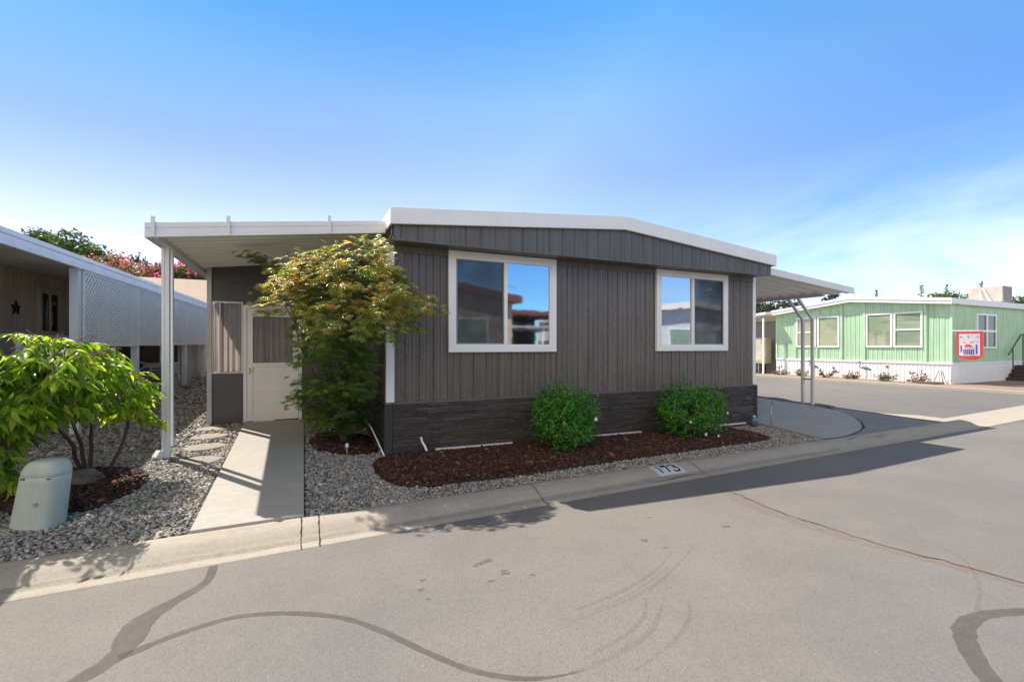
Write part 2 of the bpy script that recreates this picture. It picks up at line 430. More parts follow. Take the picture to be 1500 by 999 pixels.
# far curb of the side street in front of the green house, near curb strip of the lot
mb = MB(); mb.box(23.85, 24.35, 6.0, 60, -.35, -.135); build('side_curb', mb, M['curb']); tag(bpy.context.scene.objects['side_curb'], kind='structure')
def ribbon(name, pts, widths, zf, mat, off=.004):
    P = [Vector((p[0], p[1])) for p in pts]
    # catmull subdivide
    Q = []; W = []
    for i in range(len(P) - 1):
        p0 = P[max(i - 1, 0)]; p1 = P[i]; p2 = P[i + 1]; p3 = P[min(i + 2, len(P) - 1)]
        for k in range(6):
            t = k / 6
            Q.append(.5 * ((2 * p1) + (p2 - p0) * t + (2 * p0 - 5 * p1 + 4 * p2 - p3) * t * t + (3 * p1 - p0 - 3 * p2 + p3) * t ** 3))
            W.append(widths[i] + (widths[i + 1] - widths[i]) * t)
    Q.append(P[-1]); W.append(widths[-1]); V = []; F = []
    for i, q in enumerate(Q):
        d = (Q[min(i + 1, len(Q) - 1)] - Q[max(i - 1, 0)]).normalized(); nrm = Vector((-d.y, d.x))
        w = W[i] * random.uniform(.88, 1.12)
        for s in (-.5, 0, .5):
            c = q + nrm * w * s; V.append((c.x, c.y, zf(c.x, c.y) + off))
    for i in range(len(Q) - 1):
        for s in (0, 1):
            a = i * 3 + s; F.append((a, a + 1, a + 4, a + 3))
    mb = MB(); mb.v = V; mb.f = F
    o = build(name, mb, mat); return o
near_edge = lambda x, y: lerp(G(x, y), base(14) - .09, (x - 12.6) / .55) + .004
tag(draped('side_gutter', [(12.75, 6.0), (13.2, 5.6), (13.2, 45), (12.75, 45)], near_edge, M['curb'], .45), kind='structure')
# apron between driveway and the streets
tag(draped('apron', [(8.1, curbY(8.1) + .005), (12.75, curbY(12.75) + .005), (13.2, curbY(13.2)), (13.2, 5.6), (12.75, 6.0), (12.75, 7.6), (12.0, 6.9), (11.2, 6.0), (10.2, 5.3), (9.2, 4.95)],
           lambda x, y: near_edge(x, y) if x > 12.6 else G(x, y) + .004, M['apron'], .4), kind='structure')
tag(draped('gutter_corner', [(13.2, curbY(13.2)), (14.2, curbY(14.2)), (14.2, 6.2), (13.2, 7.5)], lambda x, y: base(14) - .085, M['curb'], .5), kind='structure')
# driveway slab with its rounded end
dw = [(8.44, 16), (8.40, 6.3), (8.14, curbY(8.14) + .02), (8.7, 4.88), (9.22, 4.99), (9.75, 5.15), (10.23, 5.38), (10.7, 5.67), (11.15, 6.02), (11.55, 6.42), (11.9, 6.85), (12.1, 7.3), (12.15, 16)]
tag(draped('driveway', dw, lambda x, y: G(x, y) + .022, M['pad'], .5, thick=.08), kind='structure')
tag(ribbon('driveway_joint', [(8.14, curbY(8.14) + .01), (8.7, 4.87), (9.22, 4.98), (9.75, 5.14), (10.25, 5.36), (10.72, 5.65), (11.17, 6.0), (11.57, 6.4)], [.02] * 8, lambda x, y: G(x, y), M['crackm'], .010), kind='structure')
tag(draped('soil_strip', [(12.16, 7.2), (12.7, 7.3), (12.74, 45), (12.16, 45)], lambda x, y: G(x, y) + .01 + .02 * math.sin(x * 9 + y * 5), M['soil'], .3), kind='structure')
tag(ribbon('driveway_crack', [(8.6, 4.72), (8.95, 4.78), (9.3, 4.66), (9.75, 4.74)], [.015, .01, .02, .008], lambda x, y: G(x, y), M['crackm'], .008), kind='structure')
# walkway
tag(draped('walkway', [(-.835, curbY(-.8) + .02), (.0, curbY(0) + .02), (.0, 8.80), (-.90, 8.80)], lambda x, y: G(x, y) + .022, M['walk'], .5, thick=.09), kind='structure')
# curb joints
for x, l in ((-.02, 'a'), (.12, 'b'), (2.3, 'c'), (4.75, 'd'), (-2.6, 'e')):
    V = [];F = []; mb = MB()
    for i, d in enumerate(pr[1:]):
        w = random.uniform(.003, .0075); xx = x + random.uniform(-.004, .004)
        mb.v += [(xx - w, curbY(xx) - d, curbZ(xx, d) + .006), (xx + w, curbY(xx) - d, curbZ(xx, d) + .006)]
        if i: k = len(mb.v); mb.f.append((k - 4, k - 2, k - 1, k - 3))
    tag(build('curb_joint', mb, M['crackm']), kind='structure')
tag(ribbon('curb_crack', [(3.9, 4.27), (4.2, 4.31), (4.5, 4.34), (4.7, 4.30)], [.004, .014, .008, .004], lambda x, y: curbZ(x, curbY(x) - y), M['crackm'], .006), kind='structure')
tag(ribbon('gutter_edge', [(-7, curbY(-7) - .452), (-3, curbY(-3) - .455), (0, curbY(0) - .45), (3, curbY(3) - .457), (6, curbY(6) - .45), (9.5, curbY(9.5) - .455)], [.012, .018, .01, .016, .01, .014], roadZ, M['skid'], .007), kind='structure')
tag(ribbon('gutter_grime', [(-6, curbY(-6) - .33), (-2.5, curbY(-2.5) - .325), (1, curbY(1) - .33), (4, curbY(4) - .32), (8, curbY(8) - .33)], [.08, .05, .06, .09, .06], lambda x, y: curbZ(x, curbY(x) - y), M['skid'], .007), kind='structure')
# tar seams, cracks, stains on the road
RB = [('tar_seam', [(-.60, 3.93), (-.61, 3.66), (-.78, 3.42), (-.86, 3.26), (-.87, 2.99), (-1.0, 2.8)], [.055, .06, .10, .17, .11, .08], 'fadetar'),
      ('tar_seam', [(-.86, 2.95), (-.64, 3.06), (-.38, 3.12), (-.09, 3.04), (.2, 2.86), (.4, 2.63), (.57, 2.37), (.75, 2.13), (.94, 1.98), (1.1, 1.92), (1.25, 1.90)], [.06, .05, .045, .045, .042, .04, .038, .036, .035, .02, .004], 'fadetar'),
      ('tar_seam', [(4.06, 1.21), (3.73, 1.31), (3.45, 1.29), (3.19, 1.16), (2.99, 1.01)], [.07, .08, .10, .10, .09], 'fadetar'),
      ('skid_mark', [(1.2, 1.90), (1.5, 1.93), (1.8, 2.02), (2.05, 2.2)], [.03, .04, .04, .01], 'skidsoft'), ('skid_mark', [(1.3, 1.97), (1.6, 2.03), (1.85, 2.14), (2.0, 2.3)], [.01, .03, .025, .01], 'skidsoft'),
      ('skid_mark', [(1.45, 2.27), (1.9, 2.33), (2.3, 2.45), (2.9, 2.75)], [.01, .03, .03, .005], 'skidsoft'), ('skid_mark', [(1.5, 2.36), (1.9, 2.42), (2.3, 2.55), (2.75, 2.8)], [.02, .035, .02, .005], 'skidsoft'), ('skid_mark', [(1.6, 2.31), (2.0, 2.39), (2.5, 2.58)], [.005, .02, .005], 'skidsoft'),
      ('skid_mark', [(4.84, 2.29), (4.73, 1.95), (4.61, 1.73), (4.24, 1.51), (3.75, 1.34)], [.012, .018, .02, .02, .03], 'skidsoft'),
      ('skid_mark', [(2.22, 2.16), (2.09, 2.02), (1.84, 1.89), (1.49, 1.79)], [.015, .03, .025, .01], 'skidsoft'),
      ('road_stain', [(4.4, 3.72), (4.3, 3.36), (4.2, 2.92), (4.25, 2.5), (4.3, 2.09), (4.42, 1.71), (4.5, 1.3)], [.12, .3, .16, .2, .14, .15, .12], 'pinkgray')]
for nme, p, w, m in RB: tag(ribbon(nme, p, w, roadZ, M[m], .003), kind='structure')
ck = []
dp = [(4.42, 3.72), (4.36, 3.36), (4.27, 2.92), (4.31, 2.5), (4.33, 2.09), (4.45, 1.71), (4.55, 1.2)]
for i in range(len(dp) - 1):
    for k in range(5):
        t = k / 5; ck.append((dp[i][0] + (dp[i + 1][0] - dp[i][0]) * t + random.uniform(-.018, .018), dp[i][1] + (dp[i + 1][1] - dp[i][1]) * t))
tag(ribbon('road_crack', ck, [random.uniform(.005, .014) for _ in ck], roadZ, M['crackm'], .006), kind='structure')
for x, y, r in ((1.2, 3.17, .03), (1.26, 3.19, .028), (1.15, 3.15, .02), (1.3, 2.96, .026), (1.31, 3.0, .018), (1.17, 2.9, .022), (1.47, 2.86, .018), (.75, 3.1, .018), (.7, 2.98, .02), (.72, 2.85, .014), (2.6, 3.0, .028), (2.66, 2.82, .018), (3.49, 2.94, .03), (3.0, 3.4, .02)):
    mb = MB(); n = 14
    for k in range(n):
        a = 2 * PI * k / n; rr = r * random.uniform(.6, 1.25); xx = x + 1.4 * rr * math.cos(a); yy = y + rr * math.sin(a)
        mb.v.append((xx, yy, roadZ(xx, yy) + .004))
    mb.f.append(tuple(range(n))); tag(build('road_stain', mb, M['stain']), kind='structure')
# opposite side of the street (behind the viewer) and side lots
tag(draped('far_lot', [(-60, -4.9), (80, 2.0), (80, -60), (-60, -60)], lambda x, y: -.06 + base(x), M['gravelbed'], 20), kind='structure')
tag(draped('green_lot', [(24.35, 6.0), (80, 9.0), (80, 70), (24.35, 70)], lambda x, y: -.13, M['dirt'], 20), kind='structure')

# ------------------------------------------------------------------ house number
hn = thing('house_number', (4.0, 4.4, curbZ(4, .1)), 'white painted rectangle with black stencil number 173 on the grey curb', 'house number')
def curb_sheet(mb, x0, x1, d0, d1, off, sk=0.0):
    n = 8; m = max(2, int((x1 - x0) / .05) + 1); o = len(mb.v)
    for j in range(n + 1):
        d = d0 + (d1 - d0) * j / n
        for i in range(m + 1):
            x = x0 + (x1 - x0) * i / m + sk * j / n; mb.v.append((x, curbY(x) - d, curbZ(x, d) + off))
    for j in range(n):
        for i in range(m):
            a = o + j * (m + 1) + i; mb.f.append((a, a + m + 1, a + m + 2, a + 1))
mb = MB(); curb_sheet(mb, 4.03, 4.49, .035, .275, .006); build('panel', mb, mk_faded('worn_white_paint', (.62, .63, .62), .72, 1.0, 30), hn)
inkm = mk_faded('worn_black_paint', (.02, .02, .02), .75, 1.0, 40)
def stroke(mb, pts, w):  # pts in (x, d)
    pts = [(x, .155 + (d - .155) * .84) for x, d in pts]
    for (xa, da), (xb, db) in zip(pts, pts[1:]):
        L = math.hypot(xb - xa, db - da); nx, nd = -(db - da) / L * w / 2, (xb - xa) / L * w / 2
        k = 5; o = len(mb.v)
        for i in range(k + 1):
            t = i / k; x = xa + (xb - xa) * t; d = da + (db - da) * t
            for s in (-1, 1):
                X = x + s * nx; Dd = d + s * nd; mb.v.append((X, curbY(X) - Dd, curbZ(X, Dd) + .009))
        for i in range(k): a = o + 2 * i; mb.f.append((a, a + 1, a + 3, a + 2))
mb = MB(); stroke(mb, [(4.125, .060), (4.125, .25)], .026); build('digit', mb, inkm, hn)
mb = MB(); stroke(mb, [(4.19, .088), (4.285, .088)], .052); stroke(mb, [(4.281, .118), (4.255, .165), (4.245, .25)], .026); build('digit', mb, inkm, hn)
mb = MB(); stroke(mb, [(4.325, .108), (4.333, .086), (4.358, .078)], .036); stroke(mb, [(4.374, .078), (4.408, .084), (4.422, .102), (4.418, .124), (4.398, .143), (4.370, .150)], .030)
stroke(mb, [(4.376, .160), (4.414, .168), (4.434, .192), (4.430, .224), (4.412, .246), (4.386, .254)], .030); stroke(mb, [(4.370, .254), (4.342, .246), (4.328, .220)], .028); build('digit', mb, inkm, hn)

# ------------------------------------------------------------------ gravel and bark
def inpoly(px, py, poly):
    c = np.zeros(len(px), bool); n = len(poly)
    for i in range(n):
        x0, y0 = poly[i]; x1, y1 = poly[i - 1]
        k = ((y0 > py) != (y1 > py)) & (px < (x1 - x0) * (py - y0) / ((y1 - y0) + 1e-12) + x0); c ^= k
    return c
bed_main = [(.80, 5.95), (.78, 5.55), (.84, 5.2), (1.0, 4.95), (1.3, 4.87), (2.3, 4.86), (3.8, 5.0), (5.6, 5.1), (7.2, 5.2), (7.42, 5.4), (7.40, 6.0), (7.2, 6.34), (1.04, 6.34), (.9, 6.2)]
bed_left = [(-2.75, 5.75), (-2.35, 5.4), (-2.05, 5.25), (-1.73, 5.22), (-1.55, 5.6), (-1.5, 5.95), (-1.6, 6.3), (-1.9, 6.55), (-2.4, 6.65), (-2.75, 6.3)]
bed_maple = [(.06, 7.2), (.15, 6.75), (.45, 6.5), (.8, 6.5), (.98, 6.7), (.98, 7.7), (.6, 7.9), (.2, 7.7)]
stepping = [(-1.17, 6.62, .24), (-1.22, 7.32, .24), (-1.28, 7.95, .23), (-1.33, 8.5, .2)]
Gv = np.vectorize(G)
def rotmats(n, tilt):
    az = RNG.uniform(0, 2 * PI, n); tx = RNG.normal(0, tilt, n); ty = RNG.normal(0, tilt, n)
    ca, sa = np.cos(az), np.sin(az); Z = np.zeros(n); O = np.ones(n)
    Rz = np.stack([np.stack([ca, -sa, Z], -1), np.stack([sa, ca, Z], -1), np.stack([Z, Z, O], -1)], 1)
    cx, sx = np.cos(tx), np.sin(tx); Rx = np.stack([np.stack([O, Z, Z], -1), np.stack([Z, cx, -sx], -1), np.stack([Z, sx, cx], -1)], 1)
    cy, sy = np.cos(ty), np.sin(ty); Ry = np.stack([np.stack([cy, Z, sy], -1), np.stack([Z, O, Z], -1), np.stack([-sy, Z, cy], -1)], 1)
    return Rz @ Rx @ Ry
def scatter(name, px, py, pz, tmpl, faces, sx, sy, sz, tilt, jitter, mat, parent=None):
    n = len(px); V = np.repeat(tmpl[None], n, 0) * (1 + RNG.normal(0, jitter, (n, len(tmpl), 3)))
    V = V * np.stack([sx, sy, sz], -1)[:, None, :]
    V = np.einsum('nij,nkj->nki', rotmats(n, tilt), V) + np.stack([px, py, pz], -1)[:, None, :]
    F = (faces[None] + (np.arange(n) * len(tmpl))[:, None, None]).reshape(-1, faces.shape[1])
    return build_np(name, V.reshape(-1, 3), F, mat, parent)
# stone: chamfered lump (14 verts)
st = np.array([(1, 0, 0), (-1, 0, 0), (0, 1, 0), (0, -1, 0), (0, 0, 1), (0, 0, -1)] + [(a * .66, b * .66, c * .66) for a in (-1, 1) for b in (-1, 1) for c in (-1, 1)], float)
sf = []
for axis in range(3):
    for sg in (1, -1):
        ctr = axis * 2 + (0 if sg == 1 else 1); cs = [i for i in range(6, 14) if st[i][axis] * sg > 0]
        o1, o2 = (axis + 1) % 3, (axis + 2) % 3; cs.sort(key=lambda i: math.atan2(st[i][o2], st[i][o1]))
        for k in range(4):
            a, b = cs[k], cs[(k + 1) % 4]; sf.append((ctr, a, b) if sg == 1 else (ctr, b, a))
sf = np.array(sf, np.int32)
zones = [(-4.2, -.85, 4.2, 7.4, 3300, .0112), (-4.5, -.9, 7.4, 11, 1000, .0175), (-4.2, -1.3, 11, 17, 330, .027), (-7.5, -4.2, 4.0, 9, 400, .022), (.0, 1.03, 4.4, 6.6, 3300, .0104), (.0, 1.03, 6.6, 8.8, 1400, .014), (.7, 8.5, 4.4, 6.4, 2900, .0100)]
PX = [];PY = [];SZ = []
for x0, x1, y0, y1, dens, s in zones:
    n = int((x1 - x0) * (y1 - y0) * dens); x = RNG.uniform(x0, x1, n); y = RNG.uniform(y0, y1, n); PX.append(x); PY.append(y); SZ.append(np.full(n, s) * RNG.lognormal(0, .28, n))
PX = np.concatenate(PX); PY = np.concatenate(PY); SZ = np.concatenate(SZ)
ok = PY > 4.43 + .052 * PX + .004
ok &= ~((PX > -.89) & (PX < .012) & (PY < 8.82))
for b in (bed_main, bed_left, bed_maple): ok &= ~inpoly(PX, PY, b)
for x, y, r in stepping: ok &= (((PX - x) / (r * .97)) ** 2 + ((PY - y) / (r * .97)) ** 2 > 1) | (RNG.uniform(0, 1, len(PX)) < .05)
ok &= ~((PX > 1.02) & (PY > 6.33) & (PX < 8.37)); ok &= ~((PX > 8.14 + (PY - 4.85) * .17 - .01))
ok &= ~((PX > -1.5) & (PY > 8.78) & (PX < 1.1))
PX, PY, SZ = PX[ok], PY[ok], SZ[ok]; n = len(PX)
SZ = np.minimum(SZ, .034)
PZ = Gv(PX, PY) - .012 + SZ * RNG.uniform(.15, .75, n)
tag(scatter('gravel', PX, PY, PZ, st, sf, SZ * RNG.uniform(.8, 1.5, n), SZ * RNG.uniform(.7, 1.1, n), SZ * RNG.uniform(.45, .8, n), .35, .14, M['stone']),
    'loose grey and tan gravel covering the side yard and the strip along the curb', 'gravel', kind='stuff')
# bark
cb = np.array([(a, b, c) for a in (-1, 1) for b in (-1, 1) for c in (-1, 1)], float)
cf = np.array([(0, 1, 3, 2), (4, 6, 7, 5), (0, 4, 5, 1), (2, 3, 7, 6), (0, 2, 6, 4), (1, 5, 7, 3)], np.int32)
def mound(poly, x, y):
    cx = sum(p[0] for p in poly) / len(poly); cy = sum(p[1] for p in poly) / len(poly)
    # distance to edge
    d = np.full(np.shape(x), 9.0)
    for i in range(len(poly)):
        ax, ay = poly[i]; bx, by = poly[i - 1]; L2 = (bx - ax) ** 2 + (by - ay) ** 2 + 1e-9
        t = np.clip(((x - ax) * (bx - ax) + (y - ay) * (by - ay)) / L2, 0, 1)
        d = np.minimum(d, np.hypot(x - ax - t * (bx - ax), y - ay - t * (by - ay)))
    return .055 * np.clip(d / .18, 0, 1) ** .7
for poly, dens, lab in ((bed_main, 4800, 'red brown bark mulch in the long bed under the front windows'),
                        (bed_left, 4200, 'red brown bark mulch around the multi stemmed leafy tree by the utility pedestal'),
                        (bed_maple, 4000, 'dark bark mulch ring around the maple trunk beside the walkway')):
    xs = [p[0] for p in poly]; ys = [p[1] for p in poly]
    n = int((max(xs) - min(xs)) * (max(ys) - min(ys)) * dens); x = RNG.uniform(min(xs), max(xs), n); y = RNG.uniform(min(ys), max(ys), n)
    k = inpoly(x, y, poly); x, y = x[k], y[k]; n = len(x)
    z = Gv(x, y) + mound(poly, x, y) + RNG.uniform(-.004, .012, n)
    bed = draped('mulch_bed', poly, lambda a, b: G(a, b) + float(mound(poly, np.array(a), np.array(b))) - .004, M['mulchbed'], .12)
    bed['kind'] = 'structure'
    L = RNG.lognormal(math.log(.0145), .42, n)
    tag(scatter('bark_mulch', x, y, z, cb, cf, L, L * RNG.uniform(.2, .5, n), L * RNG.uniform(.08, .22, n), .32, .15, M['bark']), lab, 'mulch', kind='stuff')
# black bed edging
def edging(poly, lab, closed=True):
    P = list(poly); mb = MB(); pts = []
    n = len(P)
    for i in range(n if closed else n - 1):
        a, b = P[i], P[(i + 1) % n]
        for k in range(4): pts.append((a[0] + (b[0] - a[0]) * k / 4, a[1] + (b[1] - a[1]) * k / 4))
    if closed: pts.append(pts[0])
    mb.tube([(p[0], p[1], G(*p) + .012) for p in pts], .011, 6, cap=not closed)
    return tag(build('bed_edging', mb, M['darkgap'], smooth=True), lab, 'bed edging')
edging(bed_main[:11], 'black plastic edging around the long mulch bed below the house wall', False)
edging(bed_left, 'black plastic edging around the mulch bed of the bright green leafy tree')
edging(bed_maple[:5], 'black plastic edging around the front of the mulch ring at the maple trunk', False)
for i, (x, y, r) in enumerate(stepping):
    mb = MB(); n = 26; rings = []
    for zz, k in ((-.03, 1), (-.006, 1), (.0, .95)):
        rings.append([(x + r * k * (1 + .05 * math.sin(3 * a + i) + .03 * math.sin(5 * a + 2 * i)) * math.cos(a), y + r * k * math.sin(a), G(x, y) + zz + .008) for a in [2 * PI * q / n for q in range(n)]])
    mb.loft(rings)
    tag(build('stepping_stone', mb, M['steppad']), ['round concrete stepping stone nearest the white patio post', 'round concrete stepping stone second from the patio post', 'round concrete stepping stone third from the patio post', 'small round stepping stone closest to the grey porch wall'][i], 'stepping stone', 'stepping stones beside the walkway')

# ------------------------------------------------------------------ main mobile home
FY = 6.38; X0, X1 = 1.03, 8.33; BY = 21.0
home = thing('mobile_home', (4.68, FY, 0), 'dark grey single storey mobile home with white roof edge and dark stone skirting', 'mobile home')
def ribbed(u0, u1, z0, z1, place, pitch=.203, phase=.06, main=(.011, .016), minor=((.051, .006, .005), (.102, .008, .009), (.153, .006, .005)), zt=None, thick=0):
    """vertical ribbed sheet; place(u, depth, z)->point; grooves go to +depth"""
    prof = [(u0, 0)]
    k = math.floor((u0 - phase) / pitch)
    while True:
        b = phase + k * pitch
        if b > u1: break
        for c, hw, dp in [(0, main[0], main[1])] + list(minor):
            c0 = b + c
            if c0 - hw * 1.6 > u0 and c0 + hw * 1.6 < u1:
                prof += [(c0 - hw * 1.5, 0), (c0 - hw * .7, dp), (c0 + hw * .7, dp), (c0 + hw * 1.5, 0)]
        k += 1
    prof.append((u1, 0)); mb = MB(); n = len(prof)
    zb = z0 if callable(z0) else (lambda u: z0); zc = z1 if callable(z1) else (lambda u: z1)
    mb.v = [place(u, d, zb(u)) for u, d in prof] + [place(u, d, zc(u)) for u, d in prof]
    mb.f = [(i, i + 1, n + i + 1, n + i) for i in range(n - 1)]
    return mb
wall = ribbed(X0 + .1, X1, .75, 2.832, lambda u, d, z: (u, FY + d, z))
wall.box(X0 + .02, X1 - .02, FY + .03, BY, .70, 2.93)
build('wall', wall, M['siding'], home)
sw = ribbed(FY + .06, BY, .75, 2.95, lambda u, d, z: (X0 + d, u, z)); sw.f = [f[::-1] for f in sw.f]
build('wall', sw, M['siding'], home)
build('wall', ribbed(FY + .06, BY, .75, 2.95, lambda u, d, z: (X1 - d, u, z)), M['siding'], home)
scr = MB()
for zz in (.80, 1.38, 2.05, 2.78):
    for k in range(24):
        x = X0 + .20 + k * .3045
        if W1[0] - .02 < x < W1[1] + .02 and zz > 1.42 if False else (1.88 < x < 3.71 and zz > 1.42) or (5.75 < x < 7.59 and zz > 1.42): continue
        scr.box(x - .006, x + .006, FY - .005, FY + .002, zz - .006, zz + .006)
o_ = build('fasteners', scr, M['gal'], home); o_['kind'] = 'stuff'
# boxed frieze under the soffit: three pieces between windows
W1 = (1.899, 3.69); W2 = (5.767, 7.569); WZ = (1.44, 2.918)
for a, b in ((X0 + .11, W1[0] - .003), (W1[1] + .003, W2[0] - .003), (W2[1] + .003, X1 - .002)): build('frieze_board', MB().box(a, b, FY - .018, FY + .02, 2.832, 2.925), M['rail'], home, bevel=.004)
mb = MB().box(X0 + .005, X1 + .03, FY - .03, FY + .02, .722, .752).box(X0 - .025, X0 + .02, FY + .0, BY, .722, .752)
build('base_rail', mb, M['rail'], home, bevel=.004)
mb = MB().box(X0 - .006, X0 + .106, FY - .012, FY + .03, .754, 2.925).box(X0 - .006, X0 + .02, FY + .031, FY + .085, .754, 2.925)
build('corner_trim', mb, M['whitetrim'], home, bevel=.003)
mb = MB().box(X1 + .001, X1 + .085, FY - .012, FY + .09, .754, 2.925)
build('corner_trim', mb, M['whitetrim'], home, bevel=.003)
# valance (gable band)
VY = 6.0; VX0, VX1 = 1.062, 8.36; RX_, RZ_ = 4.77, 3.424
def gz(x): return 3.10 + (RZ_ - 3.10) * (1 - abs(x - RX_) / (RX_ - 1.01 if x < RX_ else 8.45 - RX_))
val = ribbed(VX0, VX1, 2.93, lambda u: gz(u) + .04, lambda u, d, z: (u, VY + d, z), pitch=.222, phase=1.16, main=(.010, .012), minor=((.07, .006, .003), (.145, .006, .003)))
val.box(VX0, VX1, VY + .02, VY + .05, 2.94, 3.08)
build('valance', val, M['valance'], home)
mb = MB().box(VX0, VX1, VY - .004, VY + .012, 2.906, 2.932); build('valance_lip', mb, M['valance'], home, bevel=.003)
build('valance_return', MB().box(VX0, VX0 + .012, VY + .014, FY - .02, 2.935, 3.16), M['valance'], home); build('valance_return', MB().box(VX1 - .012, VX1, VY + .014, FY + .1, 2.935, 3.16), M['valance'], home)
mb = MB().box(VX0 + .002, VX1 - .002, VY + .013, FY + .03, 2.9265, 2.934); build('soffit', mb, simple('soffit_paint', (.16, .145, .13), .45, .08, 3), home)
# fascia
FYF = 5.94
mb = MB()
def fas(xa, za, xb, zb, h):
    mb.add([(xa, FYF, za), (xb, FYF, zb), (xb, FYF + .05, zb), (xa, FYF + .05, za), (xa, FYF, za + h), (xb, FYF, zb + h), (xb, FYF + .05, zb + h), (xa, FYF + .05, za + h)],
           [(0, 3, 2, 1), (4, 5, 6, 7), (0, 1, 5, 4), (1, 2, 6, 5), (2, 3, 7, 6), (3, 0, 4, 7)])
fas(1.01, 3.10, RX_, RZ_, .215); fas(RX_, RZ_, 8.45, 3.10, .215)
for sx in (2.9, 6.7):
    build('seam_plate', MB().add([(sx - .03, FYF - .003, gz(sx - .03) - .002), (sx + .03, FYF - .003, gz(sx + .03) - .002), (sx + .03, FYF - .0005, gz(sx + .03) - .002), (sx - .03, FYF - .0005, gz(sx - .03) - .002), (sx - .03, FYF - .003, gz(sx - .03) + .217), (sx + .03, FYF - .003, gz(sx + .03) + .217), (sx + .03, FYF - .0005, gz(sx + .03) + .217), (sx - .03, FYF - .0005, gz(sx - .03) + .217)], [(0, 3, 2, 1), (4, 5, 6, 7), (0, 1, 5, 4), (1, 2, 6, 5), (2, 3, 7, 6), (3, 0, 4, 7)]), M['white'], home)
mb.box(1.01, 1.04, FYF + .051, BY + .4, 3.10, 3.315).box(8.42, 8.45, FYF + .051, BY + .4, 3.10, 3.315)
build('fascia', mb, M['white'], home, bevel=.008)
mb = MB().prism([(1.041, FYF + .055, 3.28), (RX_, FYF + .055, 3.60), (8.419, FYF + .055, 3.28), (8.419, FYF + .055, 3.12), (RX_, FYF + .055, 3.44), (1.041, FYF + .055, 3.12)], (0, BY + .3 - FYF, 0))
build('roof', mb, M['white'], home)
mb = MB().tube([(8.3, 6.25, 3.2), (8.3, 6.25, 3.36)], .02, 8).tube([(8.3, 6.25, 3.36), (8.3, 6.25, 3.40)], .03, 8); build('vent_pipe', mb, M['gal'], home)
mb = MB().tube([(1.052, 6.05, 3.09), (1.05, 6.05, 2.99), (1.03, 6.08, 2.94), (1.02, 6.12, 2.93)], .012, 6); build('conduit', mb, M['valance'], home, smooth=True)
# ledge stone skirting
mb = MB()
def ledge(u0, u1, z0f, z1, place):
    z = -.25; rr = random.Random(5)
    while z < z1:
        h = rr.uniform(.022, .05); zt = min(z + h, z1); u = u0
        while u < u1:
            L = rr.uniform(.10, .55); ue = min(u + L, u1); dp = rr.uniform(0, .024)
            if zt > z0f((u + ue) / 2) - .06 and zt - z > .006:
                g = .0012; t1 = rr.uniform(-.003, .003)
                a = [place(u + g, -dp, z + g), place(ue - g, -dp - t1, z + g + t1 * .4), place(ue - g, -dp - t1 - .003, zt - g), place(u + g, -dp - .003, zt - g)]
                b = [place(u + g, .03, z + g), place(ue - g, .03, z + g), place(ue - g, .03, zt - g), place(u + g, .03, zt - g)]
                mb.add(a + b, [(0, 1, 2, 3), (1, 5, 6, 2), (5, 4, 7, 6), (4, 0, 3, 7), (3, 2, 6, 7), (4, 5, 1, 0)])
            u = ue
        z = zt
SY = FY - .012
ledge(X0 + .08, X1 + .03, lambda u: G(u, SY), .72, lambda u, d, z: (u, SY + d, z))
ledge(FY + .04, 9.5, lambda u: G(X0, u), .72, lambda u, d, z: (X0 - .0 + d * .8, u, z))
mb.box(X0 + .03, X1, SY + .032, SY + .06, -.25, .72).box(X0 + .03, X0 + .05, SY + .061, BY, -.25, .72).box(X1 - .02, X1 + .0, SY + .061, BY, -.25, .72)
build('skirting', mb, M['ledge'], home)
ct = simple('smooth_ledge_corner', (.05, .046, .043), .6, .25, 9, .5, 30, streak=(1, 1, 4))
mb = MB(); mb.box(X0 - .03, X0 + .078, SY - .024, SY + .10, G(X0, SY) - .08, .718); build('corner_stone', mb, ct, home, bevel=.008)
mb = MB(); mb.box(X1 + .032, X1 + .10, SY - .03, SY + .10, G(X1, SY) - .08, .74); build('corner_stone', mb, ct, home, bevel=.008)
for a, b in ((1.7, 2.9), (3.95, 5.4), (6.4, 8.05)):
    mb = MB(); mb.obox(((a + b) / 2, SY - .045, G((a + b) / 2, SY) + .05), ((b - a) / 2, 0, -.0055 * (b - a)), (0, .018, 0), (0, 0, .012))
    build('base_strip', mb, M['whitetrim'], home)
